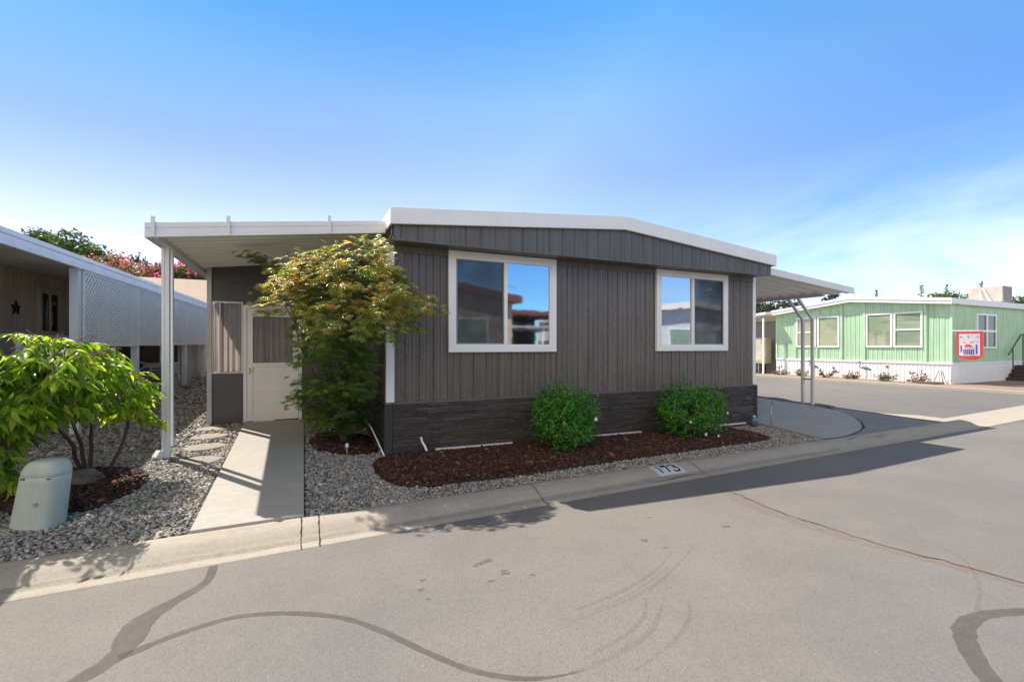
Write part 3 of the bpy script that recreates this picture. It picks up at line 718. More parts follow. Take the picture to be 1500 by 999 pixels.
# windows
def slider(x0, x1, z0, z1, screen_left, split):
    Y = FY; mb = MB(); t = .085
    mb.box(x0, x1, Y - .055, Y - .002, z0, z0 + t).box(x0, x1, Y - .055, Y - .002, z1 - t, z1).box(x0, x0 + t, Y - .055, Y - .002, z0 + t, z1 - t).box(x1 - t, x1, Y - .055, Y - .002, z0 + t, z1 - t)
    w = build('window', mb, M['whitetrim'], home, bevel=.004)
    a0, a1, b0, b1 = x0 + t, x1 - t, z0 + t, z1 - t; s = .032
    fr = MB(); fr.box(a0, a1, Y - .046, Y - .004, b0, b0 + s).box(a0, a1, Y - .046, Y - .004, b1 - s, b1).box(a0, a0 + s, Y - .046, Y - .004, b0 + s, b1 - s).box(a1 - s, a1, Y - .046, Y - .004, b0 + s, b1 - s)
    build('frame', fr, M['whitetrim'], w, bevel=.003)
    mx = a0 + (a1 - a0) * split
    build('mullion', MB().box(mx - .028, mx + .028, Y - .051, Y - .004, b0 + s, b1 - s), M['whitetrim'], w, bevel=.003)
    for (p, q) in ((a0 + s, mx - .028), (mx + .028, a1 - s)):
        build('pane', MB().box(p, q, Y - .022, Y - .006, b0 + s, b1 - s), M['glass'], w)
    p, q = (a0 + s, mx - .028) if screen_left else (mx + .028, a1 - s)
    sc = MB(); g = .022
    sc.box(p + .004, q - .004, Y - .040, Y - .028, b0 + s + .004, b0 + s + g).box(p + .004, q - .004, Y - .040, Y - .028, b1 - s - g, b1 - s - .004).box(p + .004, p + g, Y - .040, Y - .028, b0 + s + g, b1 - s - g).box(q - g, q - .004, Y - .040, Y - .028, b0 + s + g, b1 - s - g)
    build('screen_frame', sc, simple('screen_frame_grey', (.22, .22, .22), .5), w)
    build('screen', MB().box(p + g, q - g, Y - .0345, Y - .0335, b0 + s + g, b1 - s - g), M['screen'], w)
slider(W1[0], W1[1], WZ[0], WZ[1], True, .505); slider(W2[0], W2[1], WZ[0], WZ[1], False, .49)

# ------------------------------------------------------------------ patio cover (left)
cover = thing('patio_cover', (-.3, 7.5, 0), 'white aluminium patio awning on fluted post over the concrete walkway', 'patio cover')
CX0, CX1, CY0, CY1 = -1.61, 1.005, 6.28, 17.0
def czt(x): return 2.905 + (x - CX0) * .122
def fluted(x0, x1, zf, y0, y1, pitch, depth, kind='round'):
    mb = MB(); y = y0; prof = []
    while y < y1 - 1e-6:
        for t, d in ((0, 0), (.08, 0), (.16, -depth), (.30, -depth), (.38, 0), (.62, 0), (.66, -.25 * depth), (.7, 0)) if kind != 'pan' else ((0, 0), (.12, -.35 * depth), (.22, -depth), (.5, -depth * 1.0), (.62, -.35 * depth), (.74, 0)):
            prof.append((y + t * pitch, d))
        y += pitch
    prof.append((y1, 0)); n = len(prof)
    mb.v = [(x0, a, zf(x0) + d) for a, d in prof] + [(x1, a, zf(x1) + d) for a, d in prof] + [(x0, a, zf(x0) + .03) for a, d in prof] + [(x1, a, zf(x1) + .03) for a, d in prof]
    for i in range(n - 1):
        mb.f += [(i, i + 1, n + i + 1, n + i), (2 * n + i, 3 * n + i, 3 * n + i + 1, 2 * n + i + 1), (i, 2 * n + i, 2 * n + i + 1, i + 1), (n + i, n + i + 1, 3 * n + i + 1, 3 * n + i)]
    return mb
build('roof_panel', fluted(CX0 + .06, CX1 - .004, lambda x: czt(x) - .09, CY0 + .03, CY1, .20, .032), M['awning'], cover)
mb = MB()
def sband(mb, xa, xb, y0, y1, lo, hi, zf):
    mb.add([(xa, y0, zf(xa) - lo), (xb, y0, zf(xb) - lo), (xb, y1, zf(xb) - lo), (xa, y1, zf(xa) - lo), (xa, y0, zf(xa) - hi), (xb, y0, zf(xb) - hi), (xb, y1, zf(xb) - hi), (xa, y1, zf(xa) - hi)],
           [(0, 3, 2, 1), (4, 5, 6, 7), (0, 1, 5, 4), (1, 2, 6, 5), (2, 3, 7, 6), (3, 0, 4, 7)])
for lo, hi, dy in ((.168, .118, 0), (.118, .062, .006), (.062, 0, .002)): sband(mb, CX0, CX1, CY0 + dy, CY0 + .028, lo, hi, czt)
build('fascia', mb, M['awning_edge'], cover, bevel=.004)
mb = MB().box(CX0 - .002, CX0 + .010, CY0 + .03, CY1, czt(CX0) - .165, czt(CX0) - .0).box(CX0 + .010, CX0 + .11, CY0 + .03, CY1, czt(CX0) - .165, czt(CX0) - .153).box(CX0 + .11, CX0 + .12, CY0 + .03, CY1, czt(CX0) - .165, czt(CX0) - .06)
build('gutter', mb, M['awning_edge'], cover)
for bx in (-1.53, -.81, .30):
    mb = MB(); z = czt(bx)
    mb.obox((bx, CY0 - .006, z - .05), (.020, 0, 0), (0, .004, 0), (0, 0, .115)).obox((bx, CY0 + .03, z + .062), (.02, 0, 0), (0, .035, .006), (0, 0, .003)).obox((bx + .014, CY0 - .016, z - .06), (.003, 0, 0), (0, .01, 0), (0, 0, .08))
    build('strap', mb, M['awning_edge'], cover)
px, py = -1.545, 6.87
mb = MB(); zt = czt(px) - .167; zb = G(px, py) - .03
for s in (-1, 1): mb.box(px + s * .024 - .016, px + s * .024 + .016, py - .034, py + .034, zb, zt)
mb.box(px - .008, px + .008, py - .026, py + .026, zb, zt)
build('post', mb, M['white'], cover, bevel=.004)
mb = MB().box(px - .06, px + .06, py - .06, py + .06, zb, zb + .04); build('post_base', mb, M['gal'], cover, bevel=.003)
dx, dy = -1.53, 7.06
mb = MB().box(dx - .020, dx + .020, dy - .028, dy + .03, G(dx, dy) + .1, zt + .005); build('downspout', mb, M['white'], cover, bevel=.006)
mb = MB().bar((px - .055, py - .02, zb + .12), (px - .09, py - .07, zb + .045), .07, .06); build('downspout_elbow', mb, M['white'], cover, bevel=.006)
for yy in (12.2, 16.6): build('rear_post', MB().box(px - .04, px + .04, yy - .035, yy + .035, G(px, yy) - .02, zt), M['white'], cover)

# ------------------------------------------------------------------ porch enclosure
PYY = 8.84
porch = thing('porch_enclosure', (-.2, PYY, G(-.2, PYY)), 'grey enclosed porch wall with curtained screen window and white door', 'porch')
gp = simple('grey_panel', (.10, .098, .096), .45, .1, 3)
gz0 = G(-1.2, PYY)
mb = MB().box(-1.44, -1.372, PYY - .03, PYY + .05, gz0 - .03, czt(-1.44) - .09); build('corner_pillar', mb, simple('pillar_paint', (.52, .51, .49), .5), porch, bevel=.004)
mb = MB().box(-1.371, -.93, PYY - .005, PYY + .03, gz0 - .02, gz0 + .83); build('lower_panel', mb, gp, porch)
mb = MB().box(-1.375, -.915, PYY - .012, PYY + .03, gz0 + .832, gz0 + .855); build('sill', mb, M['postgrey'], porch, bevel=.003)
ph = lambda x: czt(x) - .095
mb = MB().box(-1.371, -.93, PYY, PYY + .035, gz0 + 2.03, ph(-1.2) - .02).box(-.929, -.03, PYY, PYY + .035, G(-.5, PYY) + 1.985, ph(-.93) + .0).box(-.029, 1.02, PYY, PYY + .035, gz0 - .02, ph(-.03) + .0)
mb.add([(-1.371, PYY + .002, ph(-1.371) - .1), (1.02, PYY + .002, ph(1.02) - .34), (1.02, PYY + .002, ph(1.02)), (-1.371, PYY + .002, ph(-1.371))], [(0, 1, 2, 3)])
mb.box(-.93, -.925, PYY - .004, PYY, gz0 + 2.05, ph(-.93))
build('upper_wall', mb, gp, porch)
# screen window: frame, curtain, screen
mb = MB(); a, b, z0, z1 = -1.371, -.93, gz0 + .857, gz0 + 2.028
mb.box(a, b, PYY - .01, PYY + .03, z1 - .02, z1).box(a, a + .014, PYY - .01, PYY + .03, z0, z1 - .02).box(b - .022, b, PYY - .01, PYY + .03, z0, z1 - .02).box(a + .10, a + .118, PYY - .01, PYY + .03, z0, z1 - .02)
wn = build('screen_window', mb, M['postgrey'], porch)
def curtain(x0, x1, z0, z1, y, amp=.02, wl=.085, seed=1):
    rr = random.Random(seed); mb = MB(); n = int((x1 - x0) / .008); xs = [x0 + (x1 - x0) * i / n for i in range(n + 1)]
    ph_ = rr.uniform(0, 6); dd = [amp * (math.sin(2 * PI * x / wl + ph_) + .5 * math.sin(2 * PI * x / (wl * .43) + 2 * ph_)) for x in xs]
    for zz, k in ((z0, 1.2), ((z0 + z1) / 2, 1), (z1, .7)):
        mb.v += [(x, y + d * k, zz) for x, d in zip(xs, dd)]
    m = n + 1; mb.f = [(j * m + i, j * m + i + 1, (j + 1) * m + i + 1, (j + 1) * m + i) for j in range(2) for i in range(n)]; return mb
cm = NT('curtain_cloth'); _c = cm.ramp(cm.noise(cm.coord((14, 14, .2)), 1.6, 4), [(.33, (.34, .29, .26)), (.5, (.58, .51, .46)), (.67, (.72, .66, .60))])
_p = cm.pbsdf(_c, .8); _tr = cm.n('ShaderNodeBsdfTranslucent'); cm.l(_c, _tr.inputs['Color']); _m = cm.n('ShaderNodeMixShader'); _m.inputs[0].default_value = .45; cm.l(_p.outputs[0], _m.inputs[1]); cm.l(_tr.outputs[0], _m.inputs[2]); M['curtain'] = cm.done(_m)
build('curtain', curtain(a + .015, b - .023, z0, z1 - .02, PYY + .075), M['curtain'], wn, smooth=True)
M['porch_screen'] = mk_faded('porch_screen', (.30, .29, .28), .10, .2, 3)
build('screen', MB().box(a + .12, b - .024, PYY + .012, PYY + .014, z0 + .002, z1 - .022), M['porch_screen'], wn)
# door
d0, d1 = -.925, -.03; dzb = G(-.5, PYY) + .03; dzt = dzb + 1.96
mb = MB().box(d0, d0 + .05, PYY - .02, PYY + .034, dzb - .03, dzt).box(d1 - .05, d1, PYY - .02, PYY + .034, dzb - .03, dzt).box(d0 + .05, d1 - .05, PYY - .02, PYY + .034, dzt - .05, dzt)
build('door_frame', mb, M['whitetrim'], porch, bevel=.004)
e0, e1 = d0 + .055, d1 - .055; mz = dzb + .93
mb = MB().box(e0, e0 + .085, PYY - .012, PYY + .025, dzb, dzt - .055).box(e1 - .085, e1, PYY - .012, PYY + .025, dzb, dzt - .055).box(e0 + .085, e1 - .085, PYY - .012, PYY + .025, dzt - .19, dzt - .055).box(e0 + .085, e1 - .085, PYY - .012, PYY + .025, mz - .02, mz + .05)
mb.box(e0 + .085, e1 - .085, PYY - .012, PYY + .025, dzb, dzb + .1).box(e0 + .085, e1 - .085, PYY + .002, PYY + .02, dzb + .1, mz - .02).box(e0 + .086, e1 - .086, PYY - .008, PYY + .001, dzb + .49, dzb + .515)
door = build('door', mb, simple('door_white', (.88, .86, .83), .45, .04, 3, dirt=.12), porch, bevel=.004)
build('pane', MB().box(e0 + .086, e1 - .086, PYY + .012, PYY + .016, mz + .05, dzt - .19), M['porch_screen'], door)
build('curtain', curtain(e0 + .086, e1 - .086, mz + .051, dzt - .191, PYY + .06, .012, .12, 4), M['curtain'], door, smooth=True)
build('handle', MB().bar((e0 + .04, PYY - .014, mz - .07), (e0 + .04, PYY - .05, mz - .07), .02, .02).bar((e0 + .04, PYY - .05, mz - .075), (e0 + .10, PYY - .05, mz - .08), .018, .014).box(e0 + .025, e0 + .055, PYY - .018, PYY - .0125, mz - .14, mz - .03), M['gal'], door, bevel=.003)
mb = MB().box(-1.43, -1.40, PYY + .06, 16.9, gz0 - .05, gz0 + .83); build('side_wall', mb, gp, porch)
for k in range(6): build('side_post', MB().box(-1.44, -1.39, PYY + .95 + 1.3 * k, PYY + 1.0 + 1.3 * k, gz0 + .831, czt(-1.44) - .1), M['postgrey'], porch)
mb = MB().box(-1.39, 1.0, PYY + 5.2, PYY + 5.25, gz0, 2.7); build('back_wall', mb, simple('porch_inside', (.3, .27, .25), .7), porch)

# ------------------------------------------------------------------ carport (right)
cp = thing('carport', (10.3, 8, 0), 'white fluted metal carport on bent twin posts beside the driveway', 'carport')
KX0, KX1, KY0, KY1 = 8.46, 12.12, 6.53, 15.5
def kzt(x): return 3.265 - (x - 8.46) * .088
build('roof_panel', fluted(KX0, KX1 - .03, lambda x: kzt(x) - .075, KY0 + .03, KY1, .30, .055, 'pan'), M['awning'], cp)
mb = MB()
for lo, hi, dy in ((.15, .075, 0), (.075, 0, .006)): sband(mb, KX0, KX1, KY0 + dy, KY0 + .028, lo, hi, kzt)
build('fascia', mb, M['awning_edge'], cp, bevel=.004)
mb = MB().box(KX1 - .028, KX1, KY0 + .03, KY1, kzt(KX1) - .10, kzt(KX1)); build('edge_trim', mb, M['awning_edge'], cp)
mb = MB().box(11.7, 11.8, KY0 + .5, KY1 - .2, kzt(11.75) - .21, kzt(11.75) - .13); build('beam', mb, M['postgrey'], cp, bevel=.004)
for yy in (7.98, 7.72, 13.6, 13.35):
    mb = MB(); xx = 12.42; zb = G(xx, yy) - .05
    mb.box(xx - .035, xx + .035, yy - .035, yy + .035, zb, 2.27)
    mb.bar((xx, yy, 2.25), (11.76, yy - .02, 2.80), .06, .06)
    build('post', mb, M['postgrey'], cp, bevel=.006)
for yy in (7.85, 13.47): build('brace', MB().box(12.40, 12.44, yy - .09, yy + .09, .62, .66), M['gal'], cp)

# ------------------------------------------------------------------ small things around the house
def pipe(name, pts, r, lab, cat, mat='whitetrim'): return tag(build(name, MB().tube(pts, r, 8), M[mat], smooth=True), lab, cat)
pipe('irrigation_pipe', [(.80, 7.05, .50), (.84, 6.9, .42), (.88, 6.75, .36), (.93, 6.55, .22), (.985, 6.30, .06), (.99, 6.28, .02)], .011, 'thin white irrigation tube slanting down beside the left corner of the stone skirting', 'pipe')
pipe('irrigation_pipe', [(1.49, 6.30, .26), (1.50, 6.28, .20), (1.53, 6.24, .14), (1.555, 6.2, .06), (1.57, 6.18, .0)], .016, 'short white plastic pipe sticking out of the mulch in front of the skirting', 'pipe')
fa = thing('garden_faucet', (8.40, 6.22, -.06), 'grey garden faucet on a standpipe at the right corner of the skirting', 'faucet')
build('standpipe', MB().tube([(8.44, 6.05, G(8.4, 6.05) - .05), (8.44, 6.05, .37)], .014, 8), M['gal'], fa, smooth=True)
build('spout', MB().tube([(8.44, 6.05, .36), (8.45, 6.03, .40), (8.475, 5.99, .415), (8.50, 5.95, .39), (8.505, 5.94, .36)], .013, 8), M['gal'], fa, smooth=True)
build('handle', MB().tube([(8.46, 6.02, .41), (8.46, 6.02, .45)], .006, 6).tube([(8.46, 6.02, .45), (8.46, 6.02, .46)], .028, 10), M['gal'], fa)
jar = thing('plastic_jug', (8.12, 6.18, G(8.1, 6.18)), 'small clear green plastic jug standing by the right skirting corner', 'jug')
jm = simple('green_plastic', (.10, .20, .16), .25, .2, 12)
def lathe(cx, cy, prof, n=18):
    mb = MB(); mb.loft([[(cx + r * math.cos(2 * PI * k / n), cy + r * math.sin(2 * PI * k / n), z) for k in range(n)] for z, r in prof]); return mb
gj = G(8.12, 6.18)
build('body', lathe(8.12, 6.18, [(gj, .06), (gj + .12, .065), (gj + .16, .05), (gj + .19, .025)]), jm, jar, smooth=True)
build('cap', lathe(8.12, 6.18, [(gj + .19, .028), (gj + .215, .028)]), M['whitetrim'], jar)
ps = thing('path_light', (.53, 6.62, G(.53, 6.62)), 'small white stake light in the gravel before the maple', 'path light')
build('stake', MB().tube([(.53, 6.5, G(.53, 6.5) - .02), (.53, 6.5, G(.53, 6.5) + .10)], .01, 6), M['gal'], ps)
build('cap', lathe(.53, 6.5, [(G(.53, 6.5) + .10, .022), (G(.53, 6.5) + .135, .024), (G(.53, 6.5) + .15, .012)], 12), M['whitetrim'], ps)
# utility pedestal
ped = thing('utility_pedestal', (-2.0, 5.05, G(-2, 5.05)), 'pale green leaning utility pedestal with rounded top under the leafy tree', 'utility box')
pm = simple('pale_green_plastic', (.44, .50, .44), .5, .06, 2.5, .05, 60, dirt=.4)
def ped_ring(z, w, d, px_=3.2):
    n = 36; out = []; zz = G(-2, 5.05)
    for k in range(n):
        a = 2 * PI * k / n; c, s = math.cos(a), math.sin(a)
        u = w * math.copysign(abs(c) ** (2 / px_), c); v = d * math.copysign(abs(s) ** (2 / px_), s)
        rx = Vector((.92, -.39, 0)); ry = Vector((.39, .92, 0)); lean = Vector((.92, -.39, 0)) * .16 * z
        p = Vector((-1.985, 5.02, zz + z)) + rx * u + ry * v + lean; out.append(tuple(p))
    return out
_k = .90
build('body', MB().loft([ped_ring(z_, w_p * _k, d_p) for z_, w_p, d_p in ((-.05, .186, .12), (0, .186, .12), (.36, .171, .115), (.402, .170, .114), (.404, .167, .112), (.408, .167, .112), (.410, .170, .114), (.44, .166, .112), (.475, .155, .108), (.505, .135, .10), (.522, .112, .09), (.531, .09, .078))]), pm, ped, smooth=True)
mb = MB()
for sg, w in ((-.07, .014), (.13, .01)):
    c = Vector((-1.985, 5.02, G(-2, 5.05) + .40)) + Vector((.92, -.39, 0)) * (sg + .063) + Vector((.39, .92, 0)) * -.118
    build('latch', MB().obox(c, Vector((.92, -.39, 0)) * w, Vector((.39, .92, 0)) * .006, (0, 0, .004)), M['darkgap'], ped)
c = Vector((-1.985, 5.02, G(-2, 5.05) + .20)) + Vector((.92, -.39, 0)) * (.03 + .06) + Vector((.39, .92, 0)) * -.122
build('lock', MB().obox(c, Vector((.92, -.39, 0)) * .013, Vector((.39, .92, 0)) * .008, (0, 0, .016)), M['gal'], ped, bevel=.003)
# rock in the left bed
bm = bmesh.new(); bmesh.ops.create_icosphere(bm, subdivisions=3, radius=1)
rr = random.Random(3)
for v in bm.verts:
    n_ = .16 * math.sin(v.co.x * 3.1 + 1) + .13 * math.sin(v.co.y * 4.3) + .12 * math.sin(v.co.z * 5 + v.co.x * 3)
    v.co *= (1 + n_); v.co.x = round(v.co.x * 2.2) / 2.2 * .35 + v.co.x * .65
    v.co = Vector((-2.04 + v.co.x * .19, 5.98 + v.co.y * .13, G(-2, 6) + .06 + v.co.z * .10))
mb = MB(); bm.verts.index_update(); mb.v = [tuple(v.co) for v in bm.verts]; mb.f = [tuple(v.index for v in f.verts) for f in bm.faces]; bm.free()
tag(build('rock', mb, simple('brown_rock', (.20, .15, .12), .85, .35, 9, .6, 30)), 'low brown boulder in the mulch at the foot of the leafy tree', 'rock')

# ------------------------------------------------------------------ vegetation
def norm(a): return a / (np.linalg.norm(a, axis=-1, keepdims=True) + 1e-9)
def leaves_mesh(name, pos, fwd, nrm, size, tmpl, faces, mat, parent, young=None, smooth=False):
    f = norm(fwd); s = norm(np.cross(nrm, f)); u = np.cross(f, s)
    n = len(pos); T = tmpl[None] * np.asarray(size).reshape(-1, 1, 1)
    V = pos[:, None, :] + T[..., 0:1] * f[:, None, :] + T[..., 1:2] * s[:, None, :] + T[..., 2:3] * u[:, None, :]
    F = (faces[None] + (np.arange(n) * len(tmpl))[:, None, None]).reshape(-1, faces.shape[1])
    at = None if young is None else np.repeat(young, len(tmpl))
    return build_np(name, V.reshape(-1, 3), F, mat, parent, smooth, at)
# palmate leaf
pv = [(0, 0, 0)]
for i, (ang, L) in enumerate([(-125, .5), (-80, .78), (-38, .95), (0, 1.08), (38, .95), (80, .78), (125, .5)]):
    a = math.radians(ang)
    pv.append((.46 * L * math.cos(a - .24) , .46 * L * math.sin(a - .24), .02)); pv.append((L * math.cos(a), L * math.sin(a), -.14)); pv.append((.46 * L * math.cos(a + .24), .46 * L * math.sin(a + .24), .02))
MAPLE_T = np.array(pv); MAPLE_F = []
for i in range(7): b = 1 + 3 * i; MAPLE_F += [(0, b, b + 1), (0, b + 1, b + 2)]
MAPLE_F = np.array(MAPLE_F, np.int32)
LANCE_T = np.array([(0, 0, 0), (.28, .135, .05), (.28, 0, 0), (.28, -.135, .05), (.6, .125, -.01), (.6, 0, -.06), (.6, -.125, -.01), (1.0, 0, -.24)], float)
LANCE_F = np.array([(0, 2, 1), (0, 3, 2), (2, 5, 4), (2, 4, 1), (3, 6, 5), (3, 5, 2), (5, 7, 4), (6, 7, 5)], np.int32)
OVAL_T = np.array([(0, 0, 0), (.4, .27, .06), (.45, 0, 0), (.4, -.27, .06), (1, 0, -.06)], float)
OVAL_F = np.array([(0, 2, 1), (0, 3, 2), (2, 4, 1), (3, 4, 2)], np.int32)
def curve(p, q, sag, n=6, jit=.0):
    p, q = np.array(p, float), np.array(q, float); out = []
    for i in range(n + 1):
        t = i / n; c = p + (q - p) * t; c[2] += sag * 4 * t * (1 - t); c = c + RNG.normal(0, jit, 3) * (1 if 0 < i < n else 0); out.append(c)
    return out

# --- japanese maple
maple = thing('maple_tree', (.54, 7.1, G(.54, 7.1)), 'bushy japanese maple with bronze tipped leaves at the house corner beside the walkway', 'maple tree')
env = [(.28, .20, .48, 6.95), (.45, .46, .44, 6.85), (.9, .60, .42, 6.72), (1.4, .62, .46, 6.5), (1.8, .70, .50, 6.25), (2.15, .70, .52, 6.12), (2.45, .52, .54, 6.08), (2.75, .22, .66, 6.1)]
def env_at(z): 
    zs = [e[0] for e in env]; return [np.interp(z, zs, [e[k] for e in env]) for k in (1, 2, 3)]
tips = []; 
while len(tips) < 215:
    z = RNG.uniform(.34, 2.7); r, cx, cy = env_at(z); 
    if RNG.uniform(0, 1) > (r / .72) ** 1.2 + .15: continue
    a = RNG.uniform(0, 2 * PI); q = math.sqrt(RNG.uniform(.05, 1)) * r * RNG.uniform(.75, 1.08)
    x, y = cx + q * math.cos(a), cy + q * math.sin(a)
    if x > .84 and y > 6.15: continue
    if y > 6.1 and z > czt(x) - .35: continue
    tips.append((x, y, z, q / max(r, .1)))
for _c in range(30):
    z = RNG.uniform(1.68, 2.62); r, cx, cy = env_at(z); a = RNG.uniform(PI * .98, PI * 2.02); q = r * RNG.uniform(.75, 1.32)
    cxx, cyy = cx + q * math.cos(a), cy + q * math.sin(a) - .05
    for _k in range(int(RNG.integers(2, 5))): tips.append((cxx + RNG.normal(0, .05), cyy + RNG.normal(0, .05), z + .085 * (_k - 1.5), 1.0))
extra = [(-.25, 7.0, 2.62, 1.0), (-.55, 7.0, 2.74, .6), (-.62, 7.05, 2.78, .6), (-.46, 6.95, 2.68, .6), (-.32, 6.85, 2.62, 1.0), (-.12, 6.9, 2.52, 1), (0.0, 6.8, 2.42, 1), (.90, 5.93, 2.74, 1.1), (.88, 5.95, 2.6, 1.1), (.92, 5.9, 2.42, 1.1), (1.25, 5.52, 1.99, 1.2), (1.05, 5.65, 1.95, 1.1), (1.1, 5.55, 2.1, 1.1), (.62, 5.6, 2.62, 1.1), (.86, 5.95, 2.86, 1.1), (.84, 5.92, 2.68, 1.1), (.58, 5.75, 2.82, 1.1), (.3, 5.85, 2.72, 1.1), (.12, 5.8, 2.6, 1.1), (-.2, 5.95, 2.42, 1.1), (-.34, 6.0, 2.22, 1.1),  (.72, 5.7, 2.7, 1.1), (.4, 5.5, 2.48, 1.1), (.2, 5.5, 2.35, 1.1), (-.1, 5.75, 2.3, 1.1), (-.38, 6.1, 2.05, 1.1), (-.4, 6.3, 1.95, 1.1), (.95, 5.55, 1.85, 1.1)]
tips += extra
tr = MB(); b0 = np.array((.54, 7.12, G(.54, 7.12) - .05))
fork = np.array((.52, 7.02, .42)); tr.tube([b0, (.54, 7.1, .15), (.53, 7.06, .28), fork], [.075, .062, .056, .05], 9)
limbs = []
for k, (x, y, z) in enumerate([(.1, 6.3, 1.9), (.72, 6.1, 2.0), (.3, 5.8, 2.1), (.55, 6.4, 2.3), (-.1, 6.7, 1.8), (.72, 6.6, 1.3), (.4, 6.9, 1.2), (.1, 7.0, 1.0)]):
    c = curve(fork, (x, y, z), -.1, 7, .025); limbs.append(c); tr.tube(c, [.022 - .0022 * i for i in range(8)], 6)
LP, LF, LN, LS, LY = [], [], [], [], []
allp = np.array([p for c in limbs for p in c[2:]])
for (x, y, z, q) in tips:
    t = np.array((x, y, z)); d = np.linalg.norm(allp - t, axis=1) + .6 * np.maximum(allp[:, 2] - z, 0); s = allp[d.argmin()]
    tw = curve(s, t, .04, 4, .015); tr.tube(tw, [.005, .004, .0035, .003, .002], 4, cap=False)
    out = t - np.array((.42, 6.45, z - .05)); out = out / (np.linalg.norm(out) + 1e-6)
    side = np.cross(out, (0, 0, 1)); side /= np.linalg.norm(side) + 1e-6
    nl = int(RNG.integers(17, 26)); outer = np.clip((q - .62) / .4, 0, 1); hi = np.clip((z - 1.5) / .5, 0, 1)
    for k in range(nl):
        r = RNG.uniform(-.10, .16); p = t + out * r + side * RNG.normal(0, .085) + np.array((0, 0, RNG.normal(0, .028) - .35 * max(r, 0) ** 1.3))
        if p[0] > .99 and p[1] > 6.28: continue
        LP.append(p); fw = out * 1.0 + side * RNG.normal(0, .8) + np.array((0, 0, RNG.uniform(-.65, -.1))); LF.append(fw)
        LN.append(np.array((RNG.normal(0, .36), RNG.normal(0, .36), .8)) + (out * .75 + np.array((0, -.25, 0))) * (1 - hi * outer) + np.array((-.26, -.48, 0)) * hi * outer); LS.append(RNG.uniform(.052, .088))
        LY.append(np.clip(outer * hi * RNG.uniform(.2, 1.25), 0, 1) if RNG.uniform() < .9 else 0)
build('trunk', tr, M['bark_tree'], maple, smooth=True)
leaves_mesh('crown', np.array(LP), np.array(LF), np.array(LN), LS, MAPLE_T, MAPLE_F, M['leaf_maple'], maple, np.array(LY))

# --- cherry like tree at the left
cherry = thing('leafy_tree', (-2.1, 6.2, G(-2.1, 6.2)), 'low multi stemmed tree with long bright green drooping leaves at left edge', 'tree')
lob = [((-2.02, 5.65, 1.24), (.56, .60, .44), 150), ((-1.95, 5.18, 1.26), (.34, .30, .36), 48), ((-2.40, 5.25, 1.16), (.46, .46, .46), 105), ((-1.77, 6.08, 1.08), (.40, .42, .28), 52), ((-2.36, 5.28, .66), (.34, .32, .30), 60), ((-2.75, 5.9, 1.1), (.5, .5, .5), 50)]
CT = []
for c, r, n in lob:
    for _ in range(n):
        d = norm(RNG.normal(0, 1, 3)); q = RNG.uniform(.45, 1.0) ** .6; p = np.array(c) + d * np.array(r) * q
        if p[2] < .35 or (p[2] < .86 and p[0] > -2.16): continue
        CT.append(p)
CT += [np.array(p) for p in ((-1.47, 6.15, .78), (-1.40, 6.12, .76), (-1.55, 6.15, .80), (-1.52, 6.2, 1.30), (-1.6, 6.15, 1.22), (-2.3, 5.6, 1.68), (-2.35, 5.3, 1.68), (-2.2, 5.5, 1.62), (-1.95, 6.0, 1.62), (-1.75, 6.0, 1.5), (-2.4, 5.1, 1.6), (-2.2, 5.1, .48), (-2.12, 5.05, .42), (-2.25, 5.2, .55))]
tr = MB(); ends = []
for (bx, by), pts in (((-1.93, 6.24), [(-1.80, 6.22, .42), (-1.72, 6.2, .75), (-1.75, 6.15, 1.0)]), ((-2.12, 6.3), [(-2.13, 6.24, .5), (-2.13, 5.95, .9), (-2.08, 5.5, 1.3)]), ((-2.15, 6.34), [(-2.18, 6.2, .5), (-2.28, 5.9, .85), (-2.4, 5.4, 1.15)]), ((-2.08, 6.27), [(-2.05, 6.25, .45), (-2.0, 6.1, .8), (-2.05, 5.95, 1.2)])):
    P_ = [(bx, by, G(bx, by) - .05)] + pts; c = []
    for a_, b_ in zip(P_, P_[1:]): c += curve(a_, b_, .0, 3, .006)[:-1]
    c.append(np.array(P_[-1])); tr.tube(c, [.021 - .0012 * i for i in range(len(c))], 7); ends += c[3:]
c = curve((-2.28, 5.9, .85), (-2.7, 5.9, 1.1), .08, 6, .01); tr.tube(c, [.016 - .0015 * i for i in range(7)], 6); ends += c
c = curve((-2.15, 6.05, .9), (-2.35, 5.3, .8), .1, 6, .01); tr.tube(c, [.014 - .0015 * i for i in range(7)], 6); ends += c
ends = np.array(ends); LP, LF, LN, LS = [], [], [], []
for t in CT:
    d = np.linalg.norm(ends - t, axis=1) + .7 * np.maximum(ends[:, 2] - t[2], 0); s = ends[d.argmin()]
    tw = curve(s, t, .10, 5, .01); tr.tube(tw, [.007, .006, .005, .004, .003, .002], 4, cap=False)
    dv = t - s; dv[2] *= .2; dv = dv / (np.linalg.norm(dv) + 1e-6)
    if np.linalg.norm(dv) < .5: dv = np.array((1., 0, 0))
    sd = np.cross(dv, (0, 0, 1)); sd /= np.linalg.norm(sd) + 1e-6
    nl = int(RNG.integers(11, 17)); L = RNG.uniform(.2, .34)
    for k in range(nl):
        r = -L + L * 1.1 * k / nl; sg = 1 if k % 2 else -1
        p = t + dv * r + np.array((0, 0, -.06 * (r / L + 1) ** 2)); LP.append(p)
        fw = dv * RNG.uniform(.3, .9) + sd * sg * RNG.uniform(.3, .9) + np.array((0, 0, RNG.uniform(-1.1, -.15))); LF.append(fw)
        LN.append(np.array((RNG.normal(0, .45), RNG.normal(-.25, .45), .85))); LS.append(RNG.uniform(.07, .165))
build('trunk', tr, M['bark_dark'], cherry, smooth=True)
leaves_mesh('crown', np.array(LP), np.array(LF), np.array(LN), LS, LANCE_T, LANCE_F, M['leaf_cherry'], cherry)

